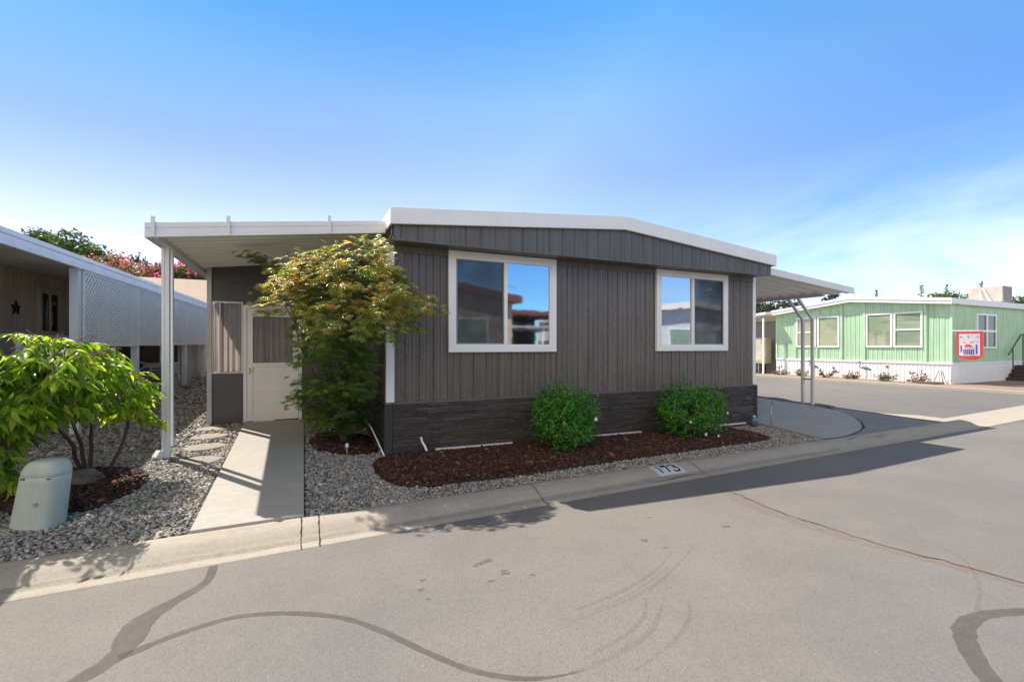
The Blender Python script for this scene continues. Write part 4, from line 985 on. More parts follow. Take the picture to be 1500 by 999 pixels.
# --- bushes in the bed
def bush(cx, cy, r, h, n, lab, seed, flowers, flat=1.0):
    z0 = G(cx, cy) + .04; b = thing('flowering_bush', (cx, cy, z0), lab, 'bush', 'bushes in the front mulch bed')
    rg = np.random.default_rng(seed); st_ = MB(); LP, LF, LN, LS = [], [], [], []
    ns = 520
    for i in range(ns):
        d = rg.normal(0, 1, 3); d[2] = abs(d[2]) * 1.0 - .15 if rg.uniform() < .62 else -abs(d[2]) * .8; d /= np.linalg.norm(d)
        lump = 1 + rg.normal(0, .035) + .09 * math.sin(3 * math.atan2(d[1], d[0]) + seed) + .08 * math.sin(5 * d[2] + 2 * math.atan2(d[1], d[0]))
        rr = r * lump * rg.uniform(.55, 1.0) ** .5
        tip = np.array((cx + d[0] * rr, cy + d[1] * rr * flat, z0 + h * .47 + d[2] * (h * .5) * lump * (1.14 if rg.uniform() < .08 else 1) * (rr / r)))
        if tip[2] < z0 + .05: tip[2] = z0 + .05 + rg.uniform(0, .05)
        if tip[1] > FY - .05: tip[1] = FY - .05
        s = np.array((cx + d[0] * .05, cy + d[1] * .04, z0 + .03)); m_ = s + (tip - s) * .5 + np.array((d[0] * .05, d[1] * .05, .04))
        if i < 60: st_.tube([s, m_, tip], [.008, .006, .003], 4, cap=False)
        dv = d * .8 + np.array((0, 0, .75)); dv /= np.linalg.norm(dv)
        for k in range(20):
            q = rg.uniform(-.15, .03); p = tip + dv * q + rg.normal(0, .022, 3)
            if p[1] > FY - .045: p[1] = FY - .045
            LP.append(p); o = rg.normal(0, 1, 3); o -= dv * o.dot(dv); LF.append(o * .8 + dv * .55); LN.append(d * .7 + np.array((0, 0, .3)) + rg.normal(0, .5, 3)); LS.append(rg.uniform(.028, .052))
    build('stems', st_, M['bark_far'], b)
    leaves_mesh('foliage', np.array(LP), np.array(LF), np.array(LN), LS, OVAL_T, OVAL_F, M['leaf_bush'], b)
    for (a, zf, k) in flowers:
        fm = MB(); c = Vector((cx + r * .96 * math.cos(a), cy + r * flat * 1.0 * math.sin(a), z0 + zf * h))
        for q in range(7):
            an = q * 2 * PI / 7; fm.obox(c + Vector((.018 * math.cos(an), -.008, .018 * math.sin(an))) * k, (.016 * k * math.cos(an), -.004, .016 * k * math.sin(an)), (.011 * k * -math.sin(an), 0, .011 * k * math.cos(an)), (0, .004, 0))
        build('flower', fm, M['petal'], b)
bush(3.46, 5.72, .50, .93, 0, 'round green bush with one pale flower, left of the two in the mulch bed', 21, [(-1.0, .52, .8)])
bush(6.02, 5.80, .68, .90, 0, 'wide green bush with white flowers at its foot, under the right window', 34, [(-2.25, .36, .7), (-1.85, .14, .8), (-1.45, .09, .6), (-.75, .45, .6)], .75)

# --- background trees
def far_tree(name, x, y, h, r, mat, lab, cat, seed, n=2600, leaf=.22, zc=None, shape=1.0, trunk_r=.15, group=None, blossoms=None, z0=None):
    rg = np.random.default_rng(seed); z0 = -.2 if z0 is None else z0; t = thing(name, (x, y, z0), lab, cat, group)
    tr = MB(); tr.tube([(x, y, z0), (x + .1, y, z0 + h * .35), (x, y + .1, z0 + h * .7)], [trunk_r, trunk_r * .7, trunk_r * .3], 8)
    zc = h * .62 if zc is None else zc; rz = (h - zc)
    nc = 38; cl = []
    for i in range(nc):
        d = norm(rg.normal(0, 1, 3)); q = rg.uniform(.3, 1) ** .5
        c = np.array((x + d[0] * r * q * .85, y + d[1] * r * q * .85, z0 + zc + d[2] * rz * .85 * q * shape)); cl.append((c, r * rg.uniform(.22, .4)))
        if i < 14: tr.tube([(x, y, z0 + h * rg.uniform(.3, .55)), tuple((c + np.array((x, y, z0 + h * .5))) / 2), tuple(c)], [trunk_r * .35, trunk_r * .2, trunk_r * .08], 5, cap=False)
    LP, LF, LN, LS = [], [], [], []; per = n // nc
    for c, cr in cl:
        d = norm(rg.normal(0, 1, (per, 3))); q = rg.uniform(.35, 1.05, (per, 1)) ** .6; p = c + d * q * cr * np.array((1, 1, .8))
        LP.append(p); LF.append(rg.normal(0, 1, (per, 3)) + np.array((0, 0, -.3))); LN.append(d + rg.normal(0, .6, (per, 3)) + np.array((0, 0, .4))); LS.append(rg.uniform(.6, 1.2, per) * leaf)
    build('trunk', tr, M['bark_far'], t, smooth=True)
    leaves_mesh('crown', np.concatenate(LP), np.concatenate(LF), np.concatenate(LN), np.concatenate(LS), OVAL_T * np.array((1, 1.5, 1)), OVAL_F, mat, t)
    if blossoms:
        LP, LF, LN, LS = [], [], [], []
        for c, cr in cl:
            if rg.uniform() < .45: continue
            for b in range(4):
                d = norm(rg.normal(0, 1, 3)); d[2] = abs(d[2]); bc = c + d * cr * 1.0; k = 26
                LP.append(bc + rg.normal(0, .11, (k, 3))); LF.append(rg.normal(0, 1, (k, 3))); LN.append(rg.normal(0, 1, (k, 3))); LS.append(rg.uniform(.07, .14, k))
        leaves_mesh('blossoms', np.concatenate(LP), np.concatenate(LF), np.concatenate(LN), np.concatenate(LS), OVAL_T * np.array((1, 1.6, 1)), OVAL_F, blossoms, t)
    return t
far_tree('broadleaf_tree', -11.3, 31.5, 7.5, 2.5, M['leaf_far'], 'rounded olive green tree behind the roof of the left neighbour house', 'tree', 1, 14000, .19, zc=5.2, z0=.2)
for i, (x, y, h, r, m, lab) in enumerate([(-8.3, 26.8, 5.35, 1.35, 'blossom_pale', 'crape myrtle with pale salmon blossoms, leftmost of the flowering row above the lattice'),
                                       (-6.7, 26.2, 5.25, 1.4, 'blossom_pale', 'crape myrtle with orange red leaves just left of the patio post'),
                                       (-5.35, 25.6, 5.15, 1.15, 'blossom', 'crape myrtle with bright pink blossoms just right of the patio post'),
                                       (-4.2, 26.3, 5.15, 1.15, 'blossom', 'crape myrtle with deep pink blossoms beside the porch pillar')]):
    far_tree('crape_myrtle', x, y, h, r, M['leaf_myrtle'], lab, 'flowering tree', 40 + i, 5200, .12, zc=h * .78, group='crape myrtles beyond the left neighbour', blossoms=M[m], z0=.4)
far_tree('thin_tree', -8.9, 33.8, 7.6, 1.5, M['leaf_dark'], 'sparse dark tree rising behind the crape myrtles left of the post', 'tree', 51, 1300, .2, zc=5.4)
far_tree('thin_tree', -5.6, 32.3, 7.7, 1.9, M['leaf_far'], 'green tree rising behind the pink crape myrtles at the patio cover edge', 'tree', 52, 4500, .18, zc=5.4)
# right background
for i, (x, y, h, r, m, n, lf, nm, lab) in enumerate([
    (41.0, 30.6, 6.6, 2.3, 'leaf_dark', 6000, .24, 'evergreen_tree', 'dark olive evergreen tree under the carport roof, left of the green house'),
    (48.3, 32.9, 7.3, 2.2, 'leaf_dark', 5200, .24, 'evergreen_tree', 'dark rounded evergreen tree between the carport posts and the green roof'),
    (63.7, 36.8, 9.2, 1.7, 'leaf_dark', 2600, .3, 'evergreen_tree', 'dark evergreen top showing just past the carport corner'),
    (77, 30.6, 9.5, 3.3, 'leaf_bright', 8500, .3, 'broadleaf_tree', 'bright green round tree behind the rooftop cooler'),
    (79.5, 24.0, 8.3, 2.6, 'leaf_far', 5000, .3, 'broadleaf_tree', 'green tree at the right edge behind the green house roof')]):
    far_tree(nm, x, y, h, r, M[m], lab, 'tree', 60 + i, n, lf)
def conifer(x, y, h, r, lab, seed):
    rg = np.random.default_rng(seed); t = thing('conifer_tree', (x, y, -.2), lab, 'tree', 'conifer tips above the green house roof'); tr = MB(); tr.tube([(x, y, -.2), (x, y, h * .98)], [.16, .015], 7)
    LP, LF, LN, LS = [], [], [], []
    for k in range(30):
        z = h * (.3 + .69 * k / 30); L = r * (1 - (k / 30)) ** .9 * rg.uniform(.3, 1.2) + .06
        for a in rg.uniform(0, 2 * PI, 4):
            d = np.array((math.cos(a), math.sin(a), -.15)); tr.tube([(x, y, z), tuple(np.array((x, y, z)) + d * L)], [.04, .015], 4, cap=False)
            q = rg.uniform(.2, 1, (9, 1)); LP.append(np.array((x, y, z)) + d * L * q + rg.normal(0, .06, (9, 3))); LF.append(d + rg.normal(0, .5, (9, 3))); LN.append(rg.normal(0, .6, (9, 3)) + np.array((0, 0, 1))); LS.append(rg.uniform(.10, .24, 9))
    build('trunk', tr, M['bark_far'], t)
    leaves_mesh('crown', np.concatenate(LP), np.concatenate(LF), np.concatenate(LN), np.concatenate(LS), OVAL_T, OVAL_F, M['leaf_far'], t)
for i, (x, y, h, r, lab) in enumerate([(80.2, 40.2, 10.4, .9, 'small dark conifer tip above the left part of the green house roof'), (86.6, 37.3, 11.2, 1.3, 'dark conifer tip above the middle of the green house roof'), (90, 35.7, 11.3, .9, 'thin conifer tip left of the rooftop cooler'), (94.8, 33.4, 11.8, .9, 'thin conifer tip right above the rooftop cooler')]): conifer(x, y, h, r, lab, 80 + i)

# ------------------------------------------------------------------ left neighbour house
def NX(y, off=0): return -2.88 + .036 * (y - 9.2) + off
nh = thing('neighbour_house', (-5.5, 9, .2), 'beige neighbour house with white roof edge and lattice screen at left', 'house')
bw = mk_siding('beige_siding', (.60, .515, .42), (.66, .57, .47), .6)
def nyp(y0, y1, off0, off1, z0, z1): return [(NX(y0, off0), y0, z0), (NX(y0, off1), y0, z0), (NX(y1, off1), y1, z0), (NX(y1, off0), y1, z0), (NX(y0, off0), y0, z1), (NX(y0, off1), y0, z1), (NX(y1, off1), y1, z1), (NX(y1, off0), y1, z1)]
BF = [(0, 3, 2, 1), (4, 5, 6, 7), (0, 1, 5, 4), (1, 2, 6, 5), (2, 3, 7, 6), (3, 0, 4, 7)]
mbw = ribbed(4.9, 17, .0, 2.80, lambda u, d, z: (NX(u, -1.5) - d, u, z), pitch=.3, main=(.008, .008), minor=()); 
mbw.add(nyp(4.9, 17, -9.0, -1.55, -.1, 2.8), BF); build('wall', mbw, bw, nh)
mb = MB()
for z0, z1, o in ((2.64, 2.70, 0), (2.70, 2.765, -.012), (2.765, 2.83, -.002)): mb.add(nyp(4.6, 17.3, -.05, o, z0, z1), BF)
build('fascia', mb, M['white'], nh, bevel=.005)
mb = MB().add(nyp(4.6, 17.3, -1.6, -.052, 2.80, 2.825), BF)
mb.add([(NX(4.6, -.052), 4.6, 2.83), (NX(17.3, -.052), 17.3, 2.83), (NX(17.3, -5), 17.3, 3.3), (NX(4.6, -5), 4.6, 3.3), (NX(17.3, -10), 17.3, 2.83), (NX(4.6, -10), 4.6, 2.83)], [(0, 1, 2, 3), (3, 2, 4, 5), (0, 3, 5), (1, 4, 2)])
build('roof', mb, M['white'], nh)
mb = MB().add([(NX(4.7, -1.52), 4.7, 2.795), (NX(17.2, -1.52), 17.2, 2.795), (NX(17.2, -.055), 17.2, 2.66), (NX(4.7, -.055), 4.7, 2.66)], [(0, 1, 2, 3)]); build('soffit', mb, simple('soffit_beige', (.60, .56, .52), .6), nh)
for y in (8.60, 10.85, 12.5, 14.15, 16.15, 5.4):
    mb = MB().add(nyp(y - .05, y + .05, -.15, -.05, G(NX(y), y) - .1, 2.65), BF); build('post', mb, M['white'], nh)
# lattice panels
def lattice(y0, y1, z0, z1):
    mb = MB(); w = .034; pitch = .092
    for sgn, off in ((1, -.032), (-1, -.040)):
        c = -(z1 - z0)
        while c < (y1 - y0) + (z1 - z0):
            # line: y = y0 + c + sgn * (z - z0) direction
            pts = []
            if sgn == 1: a, b = max(0, -c), min(z1 - z0, (y1 - y0) - c); f_ = lambda s: (y0 + c + s, z0 + s)
            else: a, b = max(0, c - (y1 - y0)), min(z1 - z0, c); f_ = lambda s: (y0 + c - s, z0 + s)
            if b - a > .02:
                (ya, za), (yb, zb) = f_(a), f_(b)
                mb.bar((NX(ya, off), ya, za), (NX(yb, off), yb, zb), w, .006, up=(1, 0, 0))
            c += pitch
    mb.add(nyp(y0, y1, -.048, -.022, z1 - .03, z1), BF); mb.add(nyp(y0, y1, -.048, -.022, z0, z0 + .03), BF)
    mb.add(nyp(y0, y0 + .025, -.047, -.023, z0 + .03, z1 - .03), BF); mb.add(nyp(y1 - .025, y1, -.047, -.023, z0 + .03, z1 - .03), BF)
    return mb
lm = simple('lattice_white', (.88, .855, .80), .5, .05, 3)
for a, b in ((8.66, 10.8), (10.82, 12.46), (12.48, 14.1), (14.12, 16.2)): build('lattice_panel', lattice(a, b, 1.53 + (a - 8.6) * .008, 2.64), lm, nh)
# porch window and door trim
def nwin(y0, y1, z0, z1):
    mb = MB(); t = .09
    mb.add(nyp(y0, y1, -1.497, -1.455, z0, z0 + t), BF); mb.add(nyp(y0, y1, -1.497, -1.455, z1 - t, z1), BF); mb.add(nyp(y0, y0 + t, -1.497, -1.455, z0 + t, z1 - t), BF); mb.add(nyp(y1 - t, y1, -1.497, -1.455, z0 + t, z1 - t), BF)
    ym = (y0 + y1) / 2; mb.add(nyp(ym - .02, ym + .02, -1.495, -1.46, z0 + t, z1 - t), BF)
    w = build('window', mb, bw, nh); p = MB()
    for a, b in ((y0 + t, ym - .02), (ym + .02, y1 - t)): p.add(nyp(a, b, -1.494, -1.48, z0 + t, z1 - t), BF)
    build('pane', p, M['glassdim'], w)
nwin(10.85, 11.6, 1.72, 2.58)
mb = MB().add(nyp(9.2, 10.05, -1.497, -1.46, .35, 2.45), BF); dr = build('door', mb, simple('beige_door', (.54, .48, .42), .5), nh)
# shed under the end of the cover
sh = thing('storage_shed', (-3.6, 15.6, .6), 'beige storage shed with door at the far end of the lattice screen', 'shed')
mb = ribbed(14.2, 17.0, .3, 2.5, lambda u, d, z: (NX(u, -.25) - d, u, z), pitch=.25, main=(.008, .008), minor=()); build('side_wall', mb, mk_siding('shed_beige', (.42, .36, .29), (.48, .41, .33), .6), sh)
mb = ribbed(-4.6, NX(14.2, -.26), .3, 2.5, lambda u, d, z: (u, 14.2 + d, z), pitch=.2, main=(.01, .008), minor=()); mb.box(-4.55, NX(14.2, -.3), 14.23, 16.9, .3, 2.5); build('front_wall', mb, simple('brown_panel', (.14, .115, .09), .7, .2, 4), sh)
mb = MB().add(nyp(14.45, 15.3, -.246, -.225, .52, 2.35), BF); d_ = build('door', mb, simple('shed_door', (.50, .43, .35), .6), sh)
build('handle', MB().add(nyp(14.52, 14.58, -.224, -.18, 1.32, 1.36), BF), M['darkgap'], d_)
# clutter under the lattice
ac = thing('air_conditioner', (-2.75, 12.4, G(-2.75, 12.4)), 'grey box air conditioner on blocks beneath the lattice', 'air conditioner')
gz_ = G(-2.75, 12.4)
build('cabinet', MB().box(-3.15, -2.6, 12.2, 12.75, gz_ + .12, gz_ + .72), simple('ac_grey', (.34, .34, .33), .5), ac, bevel=.02)
mb = MB()
for k in range(7): mb.box(-3.10, -2.65, 12.185, 12.199, gz_ + .2 + .065 * k, gz_ + .225 + .065 * k)
build('grille', mb, M['darkgap'], ac)
build('pad', MB().box(-3.2, -2.55, 12.1, 12.8, gz_ - .02, gz_ + .118), M['walk'], ac)
build('valve', MB().tube([(-2.59, 12.25, gz_ + .45), (-2.52, 12.22, gz_ + .45), (-2.5, 12.2, gz_ + .2)], .025, 7), M['gal'], ac, smooth=True)
hr = thing('hose_reel', (-3.0, 11.35, G(-3, 11.3)), 'dark hose reel with looped hose under the lattice', 'hose reel'); gh = G(-3, 11.35)
build('hose', MB().tube([(-3.0 + .2 * math.cos(a), 11.35 + .03 * math.sin(3 * a), gh + .62 + .2 * math.sin(a)) for a in [2 * PI * k / 20 for k in range(41)]], .02, 6), simple('grey_hose', (.25, .24, .22), .5), hr, smooth=True)
build('stand', MB().box(-3.03, -2.97, 11.3, 11.4, gh - .02, gh + .62).box(-3.2, -2.8, 11.2, 11.5, gh - .02, gh + .05), M['darkgap'], hr)
bn = thing('dark_bin', (-3.3, 11.9, 0), 'dark storage bin beside the air conditioner under the lattice', 'bin'); gb = G(-3.3, 11.8)
build('body', MB().prism([(-3.6, 11.55, gb), (-3.1, 11.55, gb), (-3.06, 11.55, gb + .6), (-3.64, 11.55, gb + .6)], (0, .5, 0)), simple('bin_dark', (.06, .06, .065), .5), bn, bevel=.01)
build('lid', MB().box(-3.67, -3.03, 11.5, 12.08, gb + .602, gb + .65), simple('bin_lid', (.09, .09, .09), .5), bn, bevel=.01)
for i, (x, y, lab) in enumerate([(-2.73, 10.3, 'concrete block on the gravel below the white lattice post'), (-2.70, 11.2, 'concrete block on the gravel just behind the front one, by the lattice')]):
    mb = MB(); g_ = G(x, y)
    mb.box(x - .1, x + .1, y - .2, y - .16, g_ - .02, g_ + .19).box(x - .1, x + .1, y + .16, y + .2, g_ - .02, g_ + .19).box(x - .1, x + .1, y - .02, y + .02, g_ - .02, g_ + .19).box(x - .1, x - .065, y - .159, y - .021, g_ - .02, g_ + .19).box(x + .065, x + .1, y - .159, y - .021, g_ - .02, g_ + .19).box(x - .1, x - .065, y + .021, y + .159, g_ - .02, g_ + .19).box(x + .065, x + .1, y + .021, y + .159, g_ - .02, g_ + .19)
    tag(build('concrete_block', mb, M['walk']), lab, 'concrete block', 'concrete blocks below the lattice')
# star on the wall
ys, zs = 10.25, 2.16; pts = []
for k in range(10):
    a = PI / 2 + k * PI / 5; r = .155 if k % 2 == 0 else .062; pts.append((ys + r * math.cos(a), zs + r * math.sin(a)))
mb = MB(); mb.v = [(NX(y, -1.49), y, z) for y, z in pts] + [(NX(ys, -1.44), ys, zs), (NX(ys, -1.492), ys, zs)]
mb.f = [(i, (i + 1) % 10, 10) for i in range(10)] + [((i + 1) % 10, i, 11) for i in range(10)]
tag(build('barn_star', mb, simple('dark_iron', (.02, .02, .02), .5)), 'black five pointed metal star hanging on the beige porch wall', 'star')
# porch rail
rl = thing('porch_railing', (-4.0, 10.5, .5), 'low white porch railing below the neighbour window', 'railing')
build('top_rail', MB().add(nyp(9.2, 11.3, -1.0, -.95, 1.66, 1.71), BF), M['white'], rl); build('bottom_rail', MB().add(nyp(9.2, 11.3, -.99, -.96, .85, .89), BF), M['white'], rl)
for k in range(16): y = 9.25 + .135 * k; build('baluster', MB().add(nyp(y, y + .03, -.985, -.965, .891, 1.659), BF), M['white'], rl)
for y in (9.22, 11.28): build('post', MB().add(nyp(y - .03, y + .03, -1.005, -.945, G(NX(y), y) - .05, 1.659), BF), M['white'], rl)
pp = thing('potted_plant', (-3.9, 12.2, G(-3.9, 12.2)), 'dark leafy potted plant at the end of the neighbour porch', 'potted plant'); gpp = G(-4.2, 12.1)
build('pot', lathe(-4.2, 12.1, [(gpp + .9, .09), (gpp + 1.1, .13)], 12), M['darkgap'], pp)
build('plant_stand', lathe(-4.2, 12.1, [(gpp - .02, .12), (gpp + .04, .03), (gpp + .86, .03), (gpp + .9, .1)], 10), M['darkgap'], pp)
n_ = 240; d = norm(RNG.normal(0, 1, (n_, 3))); leaves_mesh('leaves', np.array((-4.2, 12.1, gpp + 1.36)) + d * RNG.uniform(.05, .27, (n_, 1)), d, RNG.normal(0, 1, (n_, 3)), RNG.uniform(.06, .12, n_), OVAL_T, OVAL_F, M['leaf_dark'], pp)
# tan roof house beyond
tb = thing('tan_roof_house', (-4.5, 22, .4), 'low house with tan shingle roof beyond the lattice', 'house')
t_ = NT('tan_shingle'); v_ = t_.coord(); c_ = t_.ramp(t_.noise(v_, 14, 5, .7), [(.3, (.32, .23, .17)), (.7, (.44, .33, .25))])
tan = t_.done(t_.pbsdf(c_, .85, 0, t_.bump(t_.noise(v_, 40, 3), .4, .02)))
build('roof', MB().prism([(-8.6, 18.6, 2.95), (-.6, 18.6, 2.95), (-.6, 21.5, 4.15), (-8.6, 21.5, 4.15)], (0, .05, -.08)), tan, tb)
build('wall', MB().box(-8.4, -.8, 18.95, 21.6, .3, 2.98), bw, tb)
build('fascia', MB().box(-8.65, -.55, 18.56, 18.6, 2.84, 2.97), M['white'], tb)

# ------------------------------------------------------------------ green house at right
EX = 25.8; EY0, EY1 = 10.05, 18.15; GZ = -.14
gh_ = thing('green_house', (32, 14, GZ), 'mint green mobile home with white roof edge and white ribbed skirting', 'mobile home')
gm = mk_siding('mint_siding', (.40, .60, .385), (.44, .64, .42), .5)
PKY = 14.0
def gtop(y): return 3.36 + (3.80 - 3.36) * (1 - abs(y - PKY) / (PKY - EY0 if y < PKY else EY1 - PKY))
mb = ribbed(EY0, EY1, .76, lambda u: gtop(u) + .02, lambda u, d, z: (EX + d, u, z), pitch=.2, main=(.02, .018), minor=((.1, .012, .008),)); mb.f = [f[::-1] for f in mb.f]
build('wall', mb, gm, gh_)
mb = ribbed(EX, 45, .76, 3.38, lambda u, d, z: (u, EY0 + d, z), pitch=.2, main=(.02, .018), minor=((.1, .012, .008),)); mb.box(EX + .04, 45, EY0 + .04, EY1, .7, 3.36); build('wall', mb, gm, gh_)
mb = ribbed(EY0, EY1, GZ - .1, .72, lambda u, d, z: (EX - .02 + d, u, z), pitch=.16, main=(.018, .02), minor=()); mb.f = [f[::-1] for f in mb.f]
m2 = ribbed(EX - .02, 45, GZ - .1, .72, lambda u, d, z: (u, EY0 - .02 + d, z), pitch=.16, main=(.018, .02), minor=()); mb.add(m2.v, m2.f); build('skirting', mb, M['whitetrim'], gh_)
mb = MB().box(EX - .06, EX + .02, EY0 - .05, EY1, .722, .80).box(EX + .021, 45, EY0 - .05, EY0 + .02, .722, .80); build('base_trim', mb, M['whitetrim'], gh_)
for y in (16.99, 14.52, 13.45, 10.96, 15.79):
    build('pilaster', MB().box(EX - .05, EX - .002, y - .05, y + .05, .80, (gtop(y) - .02) if y != 15.79 else 1.45), gm, gh_)
mint = simple('mint_light', (.52, .72, .50), .5); build('corner_trim', MB().box(EX - .03, EX + .05, EY0 - .03, EY0 + .05, .801, 3.36), mint, gh_); build('corner_trim', MB().box(EX - .03, EX + .02, EY1 - .05, EY1 + .03, .801, 3.36), mint, gh_)
mb = MB(); OX = EX - .35
for (ya, yb) in ((EY0 - .12, PKY), (PKY, EY1 + .12)):
    for z0, z1, o in ((0, .13, .03), (.14, .27, 0)):
        za, zb = gtop(max(min(ya, EY1), EY0)) + z0, gtop(max(min(yb, EY1), EY0)) + z0; h = z1 - z0
        mb.add([(OX + o, ya, za), (EX + .1, ya, za), (EX + .1, yb, zb), (OX + o, yb, zb), (OX + o, ya, za + h), (EX + .1, ya, za + h), (EX + .1, yb, zb + h), (OX + o, yb, zb + h)], BF)
mb.box(OX, 45, EY0 - .14, EY0 - .121, 3.38, 3.62).box(EX + .4, 45, EY0 - .14, EY0 + .1, 3.365, 3.379)
build('fascia', mb, M['white'], gh_)
build('roof', MB().prism([(OX + .05, EY0 - .12, 3.60), (OX + .05, PKY, 4.05), (OX + .05, EY1 + .12, 3.60), (OX + .05, EY1 + .12, 3.45), (OX + .05, PKY, 3.9), (OX + .05, EY0 - .12, 3.45)], (19, 0, 0)), M['white'], gh_)
def gwin(y0, y1, z0, z1, bar=False):
    mb = MB(); t = .07; X = EX
    mb.box(X - .06, X - .001, y0, y1, z0, z0 + t).box(X - .06, X - .001, y0, y1, z1 - t, z1).box(X - .06, X - .001, y0, y0 + t, z0 + t, z1 - t).box(X - .06, X - .001, y1 - t, y1, z0 + t, z1 - t)
    if bar: mb.box(X - .055, X - .002, y0 + t, y1 - t, (z0 + z1) / 2 - .03, (z0 + z1) / 2 + .03)
    w = build('window', mb, M['whitetrim'], gh_)
    build('pane', MB().box(X - .025, X - .01, y0 + t, y1 - t, z0 + t, z1 - t), gg, w)
_t = NT('green_pane'); _p = _t.pbsdf((.30, .37, .27), .03, ior=1.8); gg = _t.done(_p)
_t = NT('pale_blind'); M['blind'] = _t.done(_t.pbsdf((.50, .62, .42), .7))
def mk_paneglass():
    t = NT('thin_pane'); g = t.n('ShaderNodeBsdfGlossy'); g.inputs['Roughness'].default_value = .02; tr = t.n('ShaderNodeBsdfTransparent'); tr.inputs['Color'].default_value = (.62, .68, .6, 1)
    fr = t.n('ShaderNodeFresnel'); fr.inputs['IOR'].default_value = 1.42; mx = t.n('ShaderNodeMixShader'); t.l(fr.outputs[0], mx.inputs[0]); t.l(tr.outputs[0], mx.inputs[1]); t.l(g.outputs[0], mx.inputs[2]); return t.done(mx)
_t = NT('green_pane'); _c = _t.ramp(_t.noise(_t.coord((.3, .3, 1)), 2.5, 3), [(.3, (.20, .26, .17)), (.7, (.33, .41, .28))]); gg = _t.done(_t.pbsdf(_c, .03, ior=1.7))
gwin(15.84, 16.92, 1.47, 3.13, True); gwin(14.62, 15.74, 1.47, 3.13); gwin(12.24, 13.36, 1.47, 3.13); gwin(11.06, 12.18, 1.47, 3.13, True)
mb = MB(); wx0, wx1 = 28.0, 29.9
mb.box(wx0, wx1, EY0 - .06, EY0 - .001, 1.42, 1.5).box(wx0, wx1, EY0 - .06, EY0 - .001, 2.95, 3.03).box(wx0, wx0 + .08, EY0 - .06, EY0 - .001, 1.5, 2.95).box(wx1 - .08, wx1, EY0 - .06, EY0 - .001, 1.5, 2.95).box(28.9, 29.02, EY0 - .06, EY0 - .001, 1.5, 2.95).box(wx0 + .08, wx1 - .08, EY0 - .055, EY0 - .002, 2.18, 2.24)
w_ = build('window', mb, M['whitetrim'], gh_); build('pane', MB().box(wx0 + .08, wx1 - .08, EY0 - .02, EY0 - .004, 1.5, 2.95), M['glassdim'], w_)
build('number_plate', MB().box(EX - .012, EX - .001, 17.5, 17.75, 1.55, 1.7), simple('plate', (.35, .4, .35), .5), gh_)
# steps with handrail
stp = thing('entry_steps', (32, 9.4, GZ), 'dark wooden entry steps with green handrail at the right edge beside the green house', 'steps')
for k in range(4):
    build('step', MB().box(30.9 + .30 * k, 34, EY0 - 1.25, EY0 - .06, GZ - .02 + .19 * k, GZ + .165 + .19 * k), simple('dark_wood', (.07, .05, .04), .7), stp)
build('handrail', MB().tube([(30.5, EY0 - .25, 1.12), (30.62, EY0 - .25, 1.18), (31.9, EY0 - .25, 2.1), (32.8, EY0 - .25, 2.1)], .035, 7), simple('green_rail', (.06, .16, .10), .5), stp, smooth=True)
for x, z in ((31.0, 1.42), (32.1, 2.07)): build('rail_post', MB().tube([(x, EY0 - .25, z), (x, EY0 - .25, GZ + .1)], .022, 6), M['darkgap'], stp)
# rooftop cooler
cl = thing('rooftop_cooler', (32.7, 11.2, 3.7), 'beige box evaporative cooler on the green house roof', 'cooler')
build('cabinet', MB().box(32.2, 33.3, 10.55, 11.85, 3.80, 4.60), simple('cooler_beige', (.45, .395, .34), .6), cl, bevel=.015)
mb = MB()
for k in range(11): mb.box(32.3, 33.2, 10.535, 10.549, 3.86 + .065 * k, 3.89 + .065 * k)
build('louvre', mb, simple('cooler_slat', (.30, .27, .25), .6), cl)
build('bracket', MB().bar((32.17, 11.4, 4.5), (32.0, 11.3, 3.86), .03, .03).bar((32.17, 11.25, 4.5), (32.0, 10.95, 3.84), .03, .03).box(32.3, 33.2, 10.65, 11.75, 3.60, 3.80), M['white'], cl)
# flag on a pole at the corner
fg = thing('garden_flag', (25.7, 9.4, .9), 'red bordered flag with white centre hanging from a pole at the green house', 'flag')
build('pole', MB().tube([(25.78, 10.02, 2.20), (25.78, 8.6, 2.16)], .014, 8), M['white'], fg, smooth=True)
def flagsheet(y0, y1, z0, z1, off, round_=0):
    mb = MB(); n = 14; m = 12
    for j in range(m + 1):
        for i in range(n + 1):
            u = i / n; v = j / m; y = y0 + (y1 - y0) * u; lo = z0 + round_ * (2 * abs(u - .5)) ** 4; z = lo + (z1 - lo) * v
            g_ = (9.87 - y) / .84; x = 25.76 + .030 * math.sin(7 * g_ + 1.5) * (1 - (z - .9) / 1.3) - off; mb.v.append((x, y, z))
    mb.f = [(j * (n + 1) + i, j * (n + 1) + i + 1, (j + 1) * (n + 1) + i + 1, (j + 1) * (n + 1) + i) for j in range(m) for i in range(n)]; return mb
def cloth(name, c): t = NT(name); p = t.pbsdf(c, .75); tr = t.n('ShaderNodeBsdfTranslucent'); tr.inputs['Color'].default_value = (*c, 1); mx = t.n('ShaderNodeMixShader'); mx.inputs[0].default_value = .3; t.l(p.outputs[0], mx.inputs[1]); t.l(tr.outputs[0], mx.inputs[2]); return t.done(mx)
red, wht, blu, pal = cloth('red_cloth', (.62, .07, .06)), cloth('white_cloth', (.72, .70, .75)), cloth('blue_cloth', (.10, .12, .40)), cloth('pale_cloth', (.45, .42, .6))
build('field', flagsheet(9.88, 9.02, .95, 2.15, 0, .22), red, fg, smooth=True)
build('panel', flagsheet(9.79, 9.12, 1.12, 2.05, .006), wht, fg, smooth=True)
mb = MB()
for k in range(6): q = flagsheet(9.64 - .06 * k, 9.60 - .06 * k, 1.17, 1.36, .012); mb.add(q.v, q.f)
